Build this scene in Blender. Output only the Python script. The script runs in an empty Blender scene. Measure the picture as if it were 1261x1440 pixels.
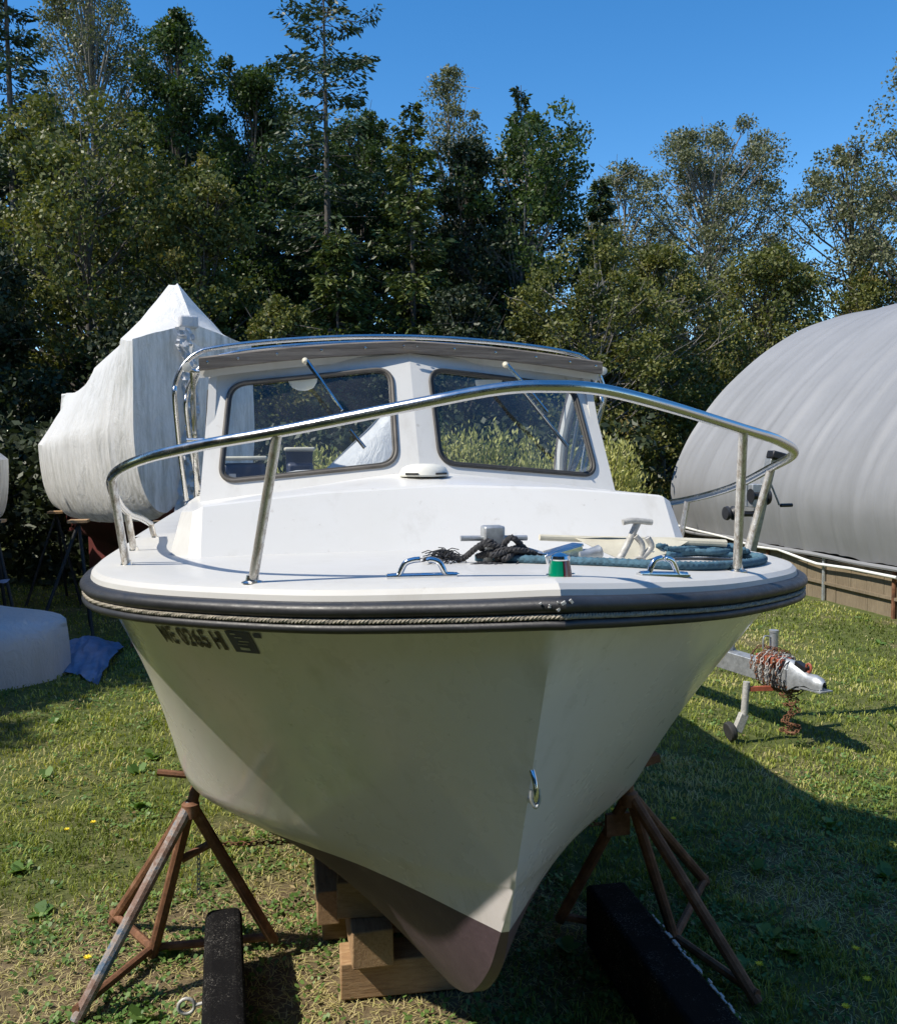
import bpy, bmesh, math, random
import numpy as np
from mathutils import Vector, Matrix, noise
random.seed(7); RNG = np.random.default_rng(7)
scene = bpy.context.scene
COL = scene.collection

# ------------------------------------------------------------------ camera
cam_d = bpy.data.cameras.new('camera'); cam = bpy.data.objects.new('camera', cam_d); COL.objects.link(cam)
scene.camera = cam
YAW, PITCH, ROLL = math.radians(11.8138), math.radians(-3.9909), math.radians(-0.564)
fwd = Vector((math.sin(YAW)*math.cos(PITCH), math.cos(YAW)*math.cos(PITCH), math.sin(PITCH)))
rgt = Vector((math.cos(YAW), -math.sin(YAW), 0)); upv = rgt.cross(fwd)
r2 = rgt*math.cos(ROLL)+upv*math.sin(ROLL); u2 = -rgt*math.sin(ROLL)+upv*math.cos(ROLL)
m = Matrix((r2, u2, -fwd)).transposed().to_4x4(); m.translation = Vector((-0.5903, -1.6727, 2.0102))
cam.matrix_world = m
cam_d.sensor_fit = 'VERTICAL'; cam_d.sensor_height = 24.0; cam_d.lens = 24.0*1257.3/1440.0
cam_d.clip_start = 0.05; cam_d.clip_end = 2000

# ------------------------------------------------------------------ light
SUN = Vector((-0.82, -0.15, 1.0)).normalized()          # towards the sun
world = bpy.data.worlds.new('World'); scene.world = world; world.use_nodes = True
nt = world.node_tree; nt.nodes.clear()
wo = nt.nodes.new('ShaderNodeOutputWorld'); bg = nt.nodes.new('ShaderNodeBackground')
sky = nt.nodes.new('ShaderNodeTexSky'); sky.sky_type = 'NISHITA'; sky.sun_disc = False
sky.sun_elevation = math.asin(SUN.z); sky.sun_rotation = math.atan2(SUN.x, SUN.y)
sky.air_density = 0.9; sky.dust_density = 0.1; sky.ozone_density = 1.6; sky.altitude = 0
hs = nt.nodes.new('ShaderNodeHueSaturation'); hs.inputs['Saturation'].default_value = 1.36
nt.links.new(sky.outputs[0], hs.inputs['Color']); nt.links.new(hs.outputs[0], bg.inputs[0])
bg.inputs[1].default_value = 0.15
nt.links.new(bg.outputs[0], wo.inputs[0])
sd = bpy.data.lights.new('sun', 'SUN'); sd.energy = 4.5; sd.angle = math.radians(0.55); sd.color = (1.0, 0.93, 0.81)
so = bpy.data.objects.new('sun', sd); COL.objects.link(so)
so.rotation_euler = SUN.to_track_quat('Z', 'Y').to_euler()
scene.view_settings.view_transform = 'Standard'; scene.view_settings.look = 'None'
scene.view_settings.exposure = 0.42; scene.view_settings.gamma = 1.0; scene.view_settings.use_curve_mapping = False
scene.render.engine = 'CYCLES'
scene.cycles.max_bounces = 8; scene.cycles.transparent_max_bounces = 12

# ------------------------------------------------------------------ materials
class NT:
    def __init__(s, name):
        s.m = bpy.data.materials.new(name); s.m.use_nodes = True; s.t = s.m.node_tree
        s.t.nodes.clear(); s.out = s.n('ShaderNodeOutputMaterial')
    def n(s, k, **kw):
        x = s.t.nodes.new(k)
        for a, b in kw.items(): setattr(x, a, b)
        return x
    def l(s, a, b): s.t.links.new(a, b)
    def co(s, scale=(1, 1, 1)):
        c = s.n('ShaderNodeTexCoord'); mp = s.n('ShaderNodeMapping'); mp.inputs['Scale'].default_value = scale
        s.l(c.outputs['Object'], mp.inputs[0]); return mp.outputs[0]
    def noise(s, scale, detail=4, rough=.6, vec=None, dist=0):
        x = s.n('ShaderNodeTexNoise'); x.inputs['Scale'].default_value = scale
        x.inputs['Detail'].default_value = detail; x.inputs['Roughness'].default_value = rough
        x.inputs['Distortion'].default_value = dist
        s.l(vec if vec is not None else s.co(), x.inputs['Vector']); return x.outputs[0]
    def ramp(s, fac, stops):
        r = s.n('ShaderNodeValToRGB'); e = r.color_ramp.elements
        while len(e) > 1: e.remove(e[-1])
        e[0].position = stops[0][0]; e[0].color = (*stops[0][1], 1)
        for p, c in stops[1:]:
            k = e.new(p); k.color = (*c, 1)
        s.l(fac, r.inputs[0]); return r.outputs[0]
    def mix(s, fac, a, b, mode='MIX'):
        x = s.n('ShaderNodeMix', data_type='RGBA', blend_type=mode)
        for sock, v in ((x.inputs[0], fac), (x.inputs[6], a), (x.inputs[7], b)):
            if hasattr(v, 'is_output'): s.l(v, sock)
            elif isinstance(v, tuple): sock.default_value = (*v, 1)
            else: sock.default_value = v
        return x.outputs[2]
    def bump(s, h, strength=.3, dist=.01, prev=None):
        b = s.n('ShaderNodeBump'); b.inputs['Strength'].default_value = strength; b.inputs['Distance'].default_value = dist
        s.l(h, b.inputs['Height'])
        if prev is not None: s.l(prev, b.inputs['Normal'])
        return b.outputs[0]
    def pbr(s, col, rough=.5, metal=0., normal=None, coat=0., spec=.5, trans=0.):
        p = s.n('ShaderNodeBsdfPrincipled')
        for k, v in (('Base Color', col), ('Roughness', rough), ('Metallic', metal), ('Coat Weight', coat), ('Specular IOR Level', spec)):
            if hasattr(v, 'is_output'): s.l(v, p.inputs[k])
            elif isinstance(v, tuple): p.inputs[k].default_value = (*v, 1)
            else: p.inputs[k].default_value = v
        p.inputs['Coat Roughness'].default_value = .08
        if normal is not None: s.l(normal, p.inputs['Normal'])
        s.l(p.outputs[0], s.out.inputs[0]); return p

G = lambda v: (v, v, v)
M = {}
def mat_gel(name, base, dirt, rough=.28, coat=.4, streak=.35):
    t = NT(name)
    n1 = t.noise(2.2, 5, .65); n2 = t.noise(26, 5, .7)
    st = t.noise(9, 5, .65, t.co((1, 1, .12)))
    c = t.mix(t.ramp(n1, [(.35, G(0)), (.75, G(.55))]), base, dirt)
    c = t.mix(t.ramp(st, [(.56, G(0)), (.78, G(streak))]), c, (.36, .33, .27))
    c = t.mix(t.ramp(n2, [(.64, G(0)), (.74, G(.5))]), c, (.36, .33, .28))
    c = t.mix(t.ramp(t.noise(5.5, 7, .8), [(.54, G(0)), (.72, G(.14))]), c, (.40, .37, .30))
    rr = t.ramp(n1, [(.3, G(rough)), (.7, G(rough+.18))])
    t.pbr(c, rr, 0, t.bump(t.noise(3.0, 3, .5), .12, .02), coat=coat)
    return t.m
M['hull'] = mat_gel('hull_gelcoat', (.84, .785, .79), (.77, .72, .71), .2, .5)
M['deck'] = mat_gel('deck_gelcoat', (.56, .555, .535), (.49, .48, .44), .42, .1, .25)
M['cabin'] = mat_gel('cabin_gelcoat', (.67, .665, .64), (.59, .58, .545), .35, .25, .3)
t = NT('bottom_paint'); n1 = t.noise(7, 6, .7)
t.pbr(t.ramp(n1, [(.3, (.075, .05, .062)), (.55, (.10, .068, .082)), (.72, (.14, .10, .11))]), .62, 0, t.bump(t.noise(60, 4), .3, .004)); M['bottom'] = t.m
t = NT('rub_rubber'); n1 = t.noise(5, 6, .7, t.co((1, 1, 3))); n2 = t.noise(34, 6, .8)
c = t.mix(t.ramp(n1, [(.4, G(0)), (.75, G(.6))]), (.02, .021, .024), (.055, .055, .06))
c = t.mix(t.ramp(n2, [(.66, G(0)), (.72, G(.8))]), c, (.32, .31, .30))
t.pbr(c, t.ramp(n2, [(.3, G(.34)), (.7, G(.6))]), 0, t.bump(n2, .2, .004)); M['rubber'] = t.m
t = NT('rail_steel'); n1 = t.noise(14, 5, .7); n2 = t.noise(120, 5, .8)
c = t.mix(t.ramp(n2, [(.60, G(0)), (.70, G(.65))]), (.66, .655, .64), (.42, .37, .30))
t.pbr(c, t.ramp(n1, [(.3, G(.15)), (.7, G(.32))]), 1.0, t.bump(n2, .08, .002)); M['steel'] = t.m
t = NT('pitted_steel'); n2 = t.noise(70, 6, .85, t.co((1, 1, .35)))
c = t.mix(t.ramp(n2, [(.46, G(0)), (.60, G(.85))]), (.74, .72, .68), (.36, .29, .21))
t.pbr(c, t.ramp(n2, [(.35, G(.22)), (.65, G(.6))]), .75, t.bump(n2, .4, .003)); M['pitted'] = t.m
t = NT('weathered_teak'); n1 = t.noise(18, 8, .75, t.co((.15, 2, 3))); 
t.pbr(t.ramp(n1, [(.28, (.05, .042, .036)), (.46, (.14, .122, .105)), (.58, (.20, .178, .155)), (.75, (.33, .30, .27))]), .8, 0, t.bump(n1, .5, .006)); M['teak'] = t.m
t = NT('window_glass')
tr = t.n('ShaderNodeBsdfTransparent'); tr.inputs[0].default_value = (.86, .90, .91, 1)
gl = t.n('ShaderNodeBsdfGlossy'); gl.inputs['Roughness'].default_value = .02; gl.inputs[0].default_value = (1, 1, 1, 1)
fr = t.n('ShaderNodeFresnel'); fr.inputs[0].default_value = 1.5
mx = t.n('ShaderNodeMixShader'); t.l(fr.outputs[0], mx.inputs[0]); t.l(tr.outputs[0], mx.inputs[1]); t.l(gl.outputs[0], mx.inputs[2])
df = t.n('ShaderNodeBsdfDiffuse'); df.inputs[0].default_value = (.5, .5, .48, 1)
dn = t.noise(6, 6, .7, t.co((1, 1, .3))); m2 = t.n('ShaderNodeMixShader')
t.l(t.ramp(dn, [(.35, G(.01)), (.8, G(.07))]), m2.inputs[0]); t.l(mx.outputs[0], m2.inputs[1]); t.l(df.outputs[0], m2.inputs[2])
t.l(m2.outputs[0], t.out.inputs[0]); M['glass'] = t.m
def simple(name, col, rough=.5, metal=0., nscale=30, var=.25, bump=.15, coat=0.):
    t = NT(name); n = t.noise(nscale, 5, .7)
    lo = tuple(max(0, c*(1-var)) for c in col); hi = tuple(min(1, c*(1+var)) for c in col)
    t.pbr(t.ramp(n, [(.3, lo), (.7, hi)]), rough, metal, t.bump(n, bump, .004), coat=coat); return t.m
M['gasket'] = simple('window_gasket', (.035, .034, .032), .55)
M['gasket_brown'] = simple('faded_gasket', (.11, .10, .088), .6, 0, 12, .3)
M['rope_beige'] = simple('weathered_rope', (.33, .30, .245), .9, 0, 90, .4, .5)
M['rope_dark'] = simple('black_rope', (.045, .045, .048), .9, 0, 90, .5, .5)
M['rope_blue'] = simple('blue_rope', (.055, .125, .175), .85, 0, 60, .45, .5)
M['chrome'] = simple('chrome', (.72, .73, .74), .13, 1.0, 40, .08, .05)
M['galv'] = simple('galvanised_steel', (.42, .44, .45), .45, .6, 25, .3, .25)
M['galv_pale'] = simple('weathered_galvanised', (.46, .45, .42), .6, .25, 60, .3, .5)
M['cream'] = simple('cream_paint', (.60, .56, .44), .5, 0, 14, .15, .2)
M['white_plastic'] = simple('white_plastic', (.68, .67, .60), .4, 0, 10, .08)
M['green_lens'] = simple('green_lens', (.0, .19, .10), .12, 0, 10, .1, 0, 1.)
M['red_lens'] = simple('red_lens', (.12, .010, .014), .12, 0, 10, .1, 0, 1.)
M['black'] = simple('black_plastic', (.018, .018, .02), .4, 0, 30, .3)
M['navy'] = simple('navy_vinyl', (.02, .028, .06), .45, 0, 20, .2)
M['decal_black'] = simple('registration_black', (.035, .026, .03), .5)
M['decal_blue'] = simple('sticker_blue', (.02, .03, .11), .45)
M['decal_white'] = simple('sticker_white', (.45, .45, .45), .5)
M['red_paint'] = simple('red_brown_paint', (.28, .075, .04), .6, 0, 20, .4)
M['pvc'] = simple('white_pipe', (.75, .75, .72), .35, 0, 6, .08)
M['blue_tarp'] = simple('blue_tarp', (.07, .16, .30), .5, 0, 10, .3, .5)
M['maroon'] = simple('maroon_bottom', (.10, .022, .02), .6, 0, 8, .35)
M['tyre'] = simple('tyre_rubber', (.03, .03, .03), .8)
M['yellow'] = simple('yellow_petals', (.80, .62, .015), .6, 0, 20, .1)
t = NT('rusty_steel'); n1 = t.noise(9, 7, .75); n2 = t.noise(75, 5, .8)
c = t.ramp(n1, [(.28, (.05, .026, .016)), (.5, (.17, .075, .036)), (.64, (.27, .135, .075)), (.75, (.34, .24, .18))])
c = t.mix(t.ramp(n2, [(.55, G(0)), (.7, G(.6))]), c, (.09, .035, .02))
t.pbr(c, .75, .1, t.bump(n2, .5, .004)); M['rust'] = t.m
t = NT('blue_flaked_rust'); n1 = t.noise(8, 7, .75)
c = t.ramp(n1, [(.3, (.12, .06, .04)), (.47, (.22, .14, .11)), (.55, (.30, .26, .24)), (.62, (.06, .12, .20)), (.74, (.33, .29, .27))])
t.pbr(c, .7, .1, t.bump(t.noise(70, 5), .5, .004)); M['rustblue'] = t.m
def mat_wood(name, a, b, c3, sc=(2, 14, 14), s=6):
    t = NT(name); n = t.noise(s, 8, .72, t.co(sc), .6); n2 = t.noise(2.5, 3)
    c = t.ramp(n, [(.3, a), (.5, b), (.72, c3)]); c = t.mix(.35, c, t.ramp(n2, [(.3, a), (.7, c3)]))
    t.pbr(c, .85, 0, t.bump(n, .5, .006)); return t.m
M['beam'] = mat_wood('sawn_timber', (.19, .105, .05), (.38, .235, .12), (.52, .36, .20))
M['beam_y'] = mat_wood('sawn_timber_lengthwise', (.18, .10, .05), (.37, .23, .12), (.52, .36, .20), (14, 2, 14))
M['board'] = mat_wood('weathered_boards', (.11, .085, .055), (.20, .155, .10), (.28, .23, .155), (16, 16, 1.5), 4)
t = NT('black_carpet'); v = t.noise(150, 4, .9); v2 = t.noise(4.5, 4, .8)
lm = t.n('ShaderNodeMath', operation='MULTIPLY'); t.l(t.ramp(v, [(.57, G(0)), (.62, G(1))]), lm.inputs[0]); t.l(t.ramp(v2, [(.45, G(.04)), (.62, G(.9))]), lm.inputs[1])
t.pbr(t.mix(lm.outputs[0], (.008, .0075, .008), (.36, .34, .31)), .97, 0, t.bump(t.noise(220, 4, .9), .9, .006), spec=.15); M['carpet'] = t.m
def mat_wrap(name, base=(.90, .90, .88), dirt=(.26, .26, .20), amt=.8):
    t = NT(name)
    st = t.noise(13, 7, .75, t.co((1, 1, .10)), .3); big = t.noise(1.1, 4, .6); wr = t.noise(7, 5, .7, t.co((1, 1, .35)), 1.2)
    g = t.n('ShaderNodeNewGeometry'); sx = t.n('ShaderNodeSeparateXYZ'); t.l(g.outputs['Normal'], sx.inputs[0])
    up = t.ramp(sx.outputs[2], [(.10, G(1)), (.5, G(.08))])          # grime stays on the steep sides, rain rinses the top
    a = t.mix(1., t.ramp(st, [(.40, G(0)), (.72, G(amt))]), up, 'MULTIPLY')
    a = t.mix(1., a, t.ramp(big, [(.32, G(.35)), (.62, G(1))]), 'MULTIPLY')
    c = t.mix(a, base, dirt)
    nb = t.bump(wr, .4, .06); nb = t.bump(t.noise(26, 5, .75, t.co((1, 1, .4)), .8), .22, .012, nb)
    p = t.pbr(c, .38, 0, nb)
    ts = t.n('ShaderNodeBsdfTranslucent'); t.l(c, ts.inputs[0]); t.l(nb, ts.inputs['Normal'])
    mxs = t.n('ShaderNodeMixShader'); mxs.inputs[0].default_value = .32
    t.l(p.outputs[0], mxs.inputs[1]); t.l(ts.outputs[0], mxs.inputs[2]); t.l(mxs.outputs[0], t.out.inputs[0])
    return t.m
M['wrap'] = mat_wrap('shrink_wrap')
M['wrapclean'] = mat_wrap('clean_shrink_wrap', (.72, .73, .75), (.5, .5, .48), .3)
t = NT('hut_cover'); n1 = t.noise(3, 5, .6, t.co((1, 1, 1))); n2 = t.noise(1.2, 4)
c = t.mix(t.ramp(n2, [(.3, G(0)), (.7, G(.6))]), (.225, .23, .24), (.275, .28, .29))
c = t.mix(t.ramp(n1, [(.62, G(0)), (.75, G(.3))]), c, (.18, .185, .18)); c = t.mix(t.ramp(t.noise(1.4, 7, .8, t.co((1, 5, .5))), [(.5, G(0)), (.7, G(.35))]), c, (.16, .165, .165))
t.pbr(c, .6, 0, t.bump(n1, .15, .02)); M['hut'] = t.m
def mat_leaf(name, cols, trans=.25, rough=.5, mid=.5):
    t = NT(name); at = t.n('ShaderNodeAttribute', attribute_name='var')
    k = len(cols); c = t.ramp(at.outputs['Fac'], [(i/(k-1), cc) for i, cc in enumerate(cols)])
    p = t.pbr(c, rough, 0, spec=.35)
    ts = t.n('ShaderNodeBsdfTranslucent'); t.l(t.mix(1., c, (1.25, 1.3, .6), 'MULTIPLY'), ts.inputs[0])
    mxs = t.n('ShaderNodeMixShader'); mxs.inputs[0].default_value = trans
    t.l(p.outputs[0], mxs.inputs[1]); t.l(ts.outputs[0], mxs.inputs[2]); t.l(mxs.outputs[0], t.out.inputs[0]); return t.m
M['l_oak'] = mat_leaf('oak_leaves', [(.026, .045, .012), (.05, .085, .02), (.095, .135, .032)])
M['l_olive'] = mat_leaf('olive_leaves', [(.055, .068, .016), (.10, .115, .028), (.17, .175, .045), (.23, .18, .06)])
M['l_pale'] = mat_leaf('poplar_leaves', [(.085, .095, .045), (.14, .15, .075), (.22, .22, .13)], .2)
M['l_spruce'] = mat_leaf('spruce_needles', [(.020, .038, .014), (.04, .065, .022), (.07, .10, .034)], .1)
M['l_spruce_y'] = mat_leaf('yellow_spruce_needles', [(.035, .052, .010), (.07, .095, .018), (.125, .15, .03)], .1)
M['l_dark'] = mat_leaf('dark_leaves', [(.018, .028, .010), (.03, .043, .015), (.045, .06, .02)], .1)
M['l_hedge'] = mat_leaf('hedge_leaves', [(.15, .17, .04), (.34, .35, .10), (.52, .50, .18), (.62, .57, .26)], .25)
M['grass'] = mat_leaf('grass_blades', [(.11, .145, .026), (.215, .27, .046), (.36, .39, .08), (.50, .47, .17), (.62, .52, .30)], .3, .55)
M['weed'] = mat_leaf('weed_leaves', [(.06, .13, .028), (.11, .20, .045), (.18, .28, .075)], .25, .5)
M['litter'] = mat_leaf('dry_leaves', [(.12, .075, .035), (.28, .19, .09), (.42, .33, .18)], .1, .7)
t = NT('bark'); n = t.noise(9, 7, .75, t.co((3, 3, .6)))
t.pbr(t.ramp(n, [(.3, (.05, .042, .035)), (.6, (.12, .105, .09)), (.8, (.19, .175, .155))]), .9, 0, t.bump(n, .6, .03)); M['bark'] = t.m
t = NT('pale_bark'); n = t.noise(9, 7, .75, t.co((3, 3, .6)))
t.pbr(t.ramp(n, [(.3, (.14, .13, .115)), (.6, (.26, .24, .215)), (.8, (.36, .34, .31))]), .9, 0, t.bump(n, .6, .03)); M['bark_pale'] = t.m
t = NT('lawn_soil'); n = t.noise(.9, 6, .7); n2 = t.noise(14, 7, .75); n3 = t.noise(90, 4, .8)
g1 = t.ramp(n2, [(.3, (.05, .07, .018)), (.5, (.10, .125, .035)), (.7, (.18, .18, .07))])
e1 = t.ramp(n2, [(.3, (.10, .07, .042)), (.5, (.18, .135, .08)), (.72, (.27, .21, .13))])
at = t.n('ShaderNodeAttribute', attribute_name='bare')
c = t.mix(at.outputs['Fac'], g1, e1); c = t.mix(t.ramp(n3, [(.5, G(0)), (.7, G(.5))]), c, (.05, .055, .02))
t.pbr(c, .95, 0, t.bump(n2, .8, .03, t.bump(n3, .6, .01)), spec=.2); M['soil'] = t.m

# ------------------------------------------------------------------ mesh helpers
ORG = {}
def V(*a): return Vector(a)
class MB:
    def __init__(s): s.v = []; s.f = []
    def add(s, vs, fs):
        o = len(s.v); s.v += [tuple(p) for p in vs]; s.f += [tuple(i+o for i in f) for f in fs]; return s
    def box(s, c, size, rot=None, taper=None):
        x, y, z = [q/2 for q in size]; vs = []
        for dz in (-1, 1):
            k = 1 if (taper is None or dz < 0) else taper
            for dx, dy in ((-1, -1), (1, -1), (1, 1), (-1, 1)): vs.append(Vector((dx*x*k, dy*y*k, dz*z)))
        if rot is not None: vs = [rot @ p for p in vs]
        c = Vector(c)
        return s.add([p+c for p in vs], [(3, 2, 1, 0), (4, 5, 6, 7), (0, 1, 5, 4), (1, 2, 6, 5), (2, 3, 7, 6), (3, 0, 4, 7)])
    def bar(s, a, b, w, h, up=(0, 0, 1)):
        a = Vector(a); b = Vector(b); d = b-a; L = d.length; d.normalize(); u = Vector(up)
        x = d.cross(u); x = x.normalized() if x.length > 1e-6 else Vector((1, 0, 0)); z = x.cross(d)
        R = Matrix((x, d, z)).transposed(); return s.box((a+b)/2, (w, L, h), R)
    def tube(s, pts, r, n=8, closed=False, caps=True, sq=None):
        P = [Vector(p) for p in pts]; k = len(P)
        rr = r if isinstance(r, (list, tuple)) else [r]*k
        T = []
        for i in range(k):
            a = P[i-1] if (i > 0 or closed) else P[i]; b = P[(i+1) % k] if (i < k-1 or closed) else P[i]
            d = b-a; T.append(d.normalized() if d.length > 1e-9 else Vector((0, 0, 1)))
        u = T[0].orthogonal().normalized(); vs = []
        for i in range(k):
            u = (u-T[i]*u.dot(T[i])); u = u.normalized() if u.length > 1e-6 else T[i].orthogonal().normalized()
            w = T[i].cross(u)
            for j in range(n):
                a = 2*math.pi*j/n; vs.append(P[i]+(u*math.cos(a)+w*math.sin(a))*rr[i])
        fs = []
        for i in range(k if closed else k-1):
            i2 = (i+1) % k
            for j in range(n):
                j2 = (j+1) % n; fs.append((i*n+j, i*n+j2, i2*n+j2, i2*n+j))
        if caps and not closed: fs.append(tuple(range(n-1, -1, -1))); fs.append(tuple((k-1)*n+j for j in range(n)))
        return s.add(vs, fs)
    def lathe(s, prof, c=(0, 0, 0), n=24, rot=None, scale=(1, 1, 1)):
        vs = []
        for r, z in prof:
            for j in range(n):
                a = 2*math.pi*j/n; p = Vector((r*math.cos(a)*scale[0], r*math.sin(a)*scale[1], z*scale[2]))
                if rot is not None: p = rot @ p
                vs.append(p+Vector(c))
        fs = []
        for i in range(len(prof)-1):
            for j in range(n):
                j2 = (j+1) % n; fs.append((i*n+j, i*n+j2, (i+1)*n+j2, (i+1)*n+j))
        fs.append(tuple(range(n-1, -1, -1))); fs.append(tuple((len(prof)-1)*n+j for j in range(n)))
        return s.add(vs, fs)
    def grid(s, rows, close_u=False, flip=False):
        nu = len(rows); nv = len(rows[0]); vs = [p for r in rows for p in r]; fs = []
        for i in range(nu if close_u else nu-1):
            i2 = (i+1) % nu
            for j in range(nv-1):
                f = (i*nv+j, i*nv+j+1, i2*nv+j+1, i2*nv+j); fs.append(f[::-1] if flip else f)
        return s.add(vs, fs)
    def prism(s, poly, d):
        k = len(poly); d = Vector(d); vs = [Vector(p) for p in poly]+[Vector(p)+d for p in poly]
        return s.add(vs, [tuple(range(k-1, -1, -1)), tuple(range(k, 2*k))]+[(i, (i+1) % k, (i+1) % k+k, i+k) for i in range(k)])
def finish(name, me, mat, parent=None, org=None, sharp=35, bevel=0):
    for mm in (mat if isinstance(mat, (list, tuple)) else [mat]): me.materials.append(M[mm] if isinstance(mm, str) else mm)
    o = bpy.data.objects.new(name, me); COL.objects.link(o)
    if parent is not None:
        o.parent = parent; ORG[o] = ORG[parent]
    else:
        o.location = org if org is not None else (0, 0, 0); ORG[o] = Vector(o.location)
    if bevel:
        b = o.modifiers.new('bevel', 'BEVEL'); b.width = bevel; b.segments = 2; b.limit_method = 'ANGLE'; b.angle_limit = math.radians(40)
    return o
def obj(name, mb, mat, parent=None, org=None, sharp=35, bevel=0, merge=0, smooth=True, recalc=True):
    O = ORG[parent] if parent is not None else (Vector(org) if org is not None else Vector((0, 0, 0)))
    me = bpy.data.meshes.new(name); me.from_pydata([(x-O.x, y-O.y, z-O.z) for x, y, z in mb.v], [], mb.f)
    if merge or recalc:
        bm = bmesh.new(); bm.from_mesh(me)
        if merge: bmesh.ops.remove_doubles(bm, verts=bm.verts, dist=merge)
        if recalc: bmesh.ops.recalc_face_normals(bm, faces=bm.faces)
        bm.to_mesh(me); bm.free()
    if smooth and len(me.polygons):
        me.polygons.foreach_set('use_smooth', [True]*len(me.polygons)); me.set_sharp_from_angle(angle=math.radians(sharp))
    me.update()
    return finish(name, me, mat, parent, O, bevel=bevel)
def thing(name, label, cat, loc, group=None):
    o = bpy.data.objects.new(name, None); COL.objects.link(o); o.location = loc; o.empty_display_size = .1
    ORG[o] = Vector(loc); tag(o, label, cat, group); return o
def tag(o, label=None, cat=None, group=None, kind=None):
    if label: o['label'] = label
    if cat: o['category'] = cat
    if group: o['group'] = group
    if kind: o['kind'] = kind
    return o
def copy_tree(o, parent=None):
    c = o.copy(); COL.objects.link(c); ORG[c] = ORG[o]
    if parent is not None: c.parent = parent
    for ch in list(o.children): copy_tree(ch, c)
    return c
def crv(A, t):
    n = len(A)-1; x = min(max(t, 0), 1)*n; i = min(int(x), n-1); u = x-i
    p1 = A[i]; p2 = A[i+1]
    if i > 0: p0 = A[i-1]
    else: p0 = 2*p1-p2
    p3 = A[i+2] if i+2 <= n else 2*p2-p1
    return .5*(2*p1+(p2-p0)*u+(2*p0-5*p1+4*p2-p3)*u*u+(3*p1-p0-3*p2+p3)*u**3)
def spline(pts, k):
    A = np.array(pts, float); n = (len(A)-1)*k
    P = [2*A[0]-A[1]]+list(A)+[2*A[-1]-A[-2]]; out = []
    for i in range(n+1):
        x = i/k; j = min(int(x), len(A)-2); u = x-j; p0, p1, p2, p3 = P[j], P[j+1], P[j+2], P[j+3]
        out.append(Vector(.5*(2*p1+(p2-p0)*u+(2*p0-5*p1+4*p2-p3)*u*u+(3*p1-p0-3*p2+p3)*u**3)))
    return out
def nz(x, y=0, z=0): return noise.noise(Vector((x, y, z)))
def quads(name, P, mat, var, parent=None, org=None, nvert=4):
    """P: (n, nvert, 3) array of leaf corners"""
    n = len(P); O = np.array(ORG[parent] if parent is not None else (org if org is not None else (0, 0, 0)))
    me = bpy.data.meshes.new(name); me.vertices.add(n*nvert)
    me.vertices.foreach_set('co', (P.reshape(-1, 3)-O).astype(np.float32).ravel())
    me.loops.add(n*nvert); me.polygons.add(n)
    me.loops.foreach_set('vertex_index', np.arange(n*nvert, dtype=np.int32))
    me.polygons.foreach_set('loop_start', np.arange(0, n*nvert, nvert, dtype=np.int32))
    me.update(calc_edges=True)
    a = me.attributes.new('var', 'FLOAT', 'POINT'); a.data.foreach_set('value', np.repeat(var, nvert).astype(np.float32))
    return finish(name, me, mat, parent, Vector(O) if parent is None else None)
def leaf_quads(C, size, up=.0, aspect=.55, rng=RNG, axis=None):
    n = len(C); d = rng.normal(size=(n, 3)); d[:, 2] -= up
    if axis is not None: d = d*.45+axis
    d /= np.linalg.norm(d, axis=1)[:, None]+1e-9
    w = np.cross(d, rng.normal(size=(n, 3))); w /= np.linalg.norm(w, axis=1)[:, None]+1e-9
    s = (size*rng.uniform(.6, 1.35, n))[:, None]
    a = C; b = C+d*s*.5+w*s*aspect*.5; c = C+d*s; e = C+d*s*.5-w*s*aspect*.5
    return np.stack([a, b, c, e], 1)

# ------------------------------------------------------------------ ground
def gz(x, y):
    return .035*nz(x*.35+4, y*.35)+.012*nz(x*1.7, y*1.7+9)
def bare(x, y):
    b = .5+.9*nz(x*1.3+2, y*1.3+5)+.5*nz(x*4, y*4)
    near = math.exp(-((x+.75)/.95)**2-((y-1.9)/1.1)**2)*1.1+.75*math.exp(-((x+.3)/1.)**2-((y-1.5)/.8)**2)
    near += .35*math.exp(-((x-1.7)/.9)**2-((y-1.4)/.9)**2)+.25*math.exp(-((x-3.9)/.5)**2-((y-3)/.6)**2)
    return min(1, max(0, (b-.42)*.65+near*.95*(.55+b*.7)))
gx = np.concatenate([[-300, -80, -30, -14], np.linspace(-8, 12, 161), [18, 35, 80, 300]])
gy = np.concatenate([[-300, -60, -14, -4], np.linspace(-1, 16, 137), [22, 40, 90, 400]])
mb = MB(); vs = []; bv = []
for y in gy:
    for x in gx:
        ins = -9 < x < 13 and -2 < y < 17
        vs.append((x, y, gz(x, y)+(.006*nz(x*9, y*9) if ins else 0))); bv.append(bare(x, y) if ins else .1)
nx = len(gx); mb.add(vs, [(j*nx+i, j*nx+i+1, (j+1)*nx+i+1, (j+1)*nx+i) for j in range(len(gy)-1) for i in range(nx-1)])
ground = obj('ground', mb, 'soil', recalc=False); tag(ground, kind='structure')
a = ground.data.attributes.new('bare', 'FLOAT', 'POINT'); a.data.foreach_set('value', bv)

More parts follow.
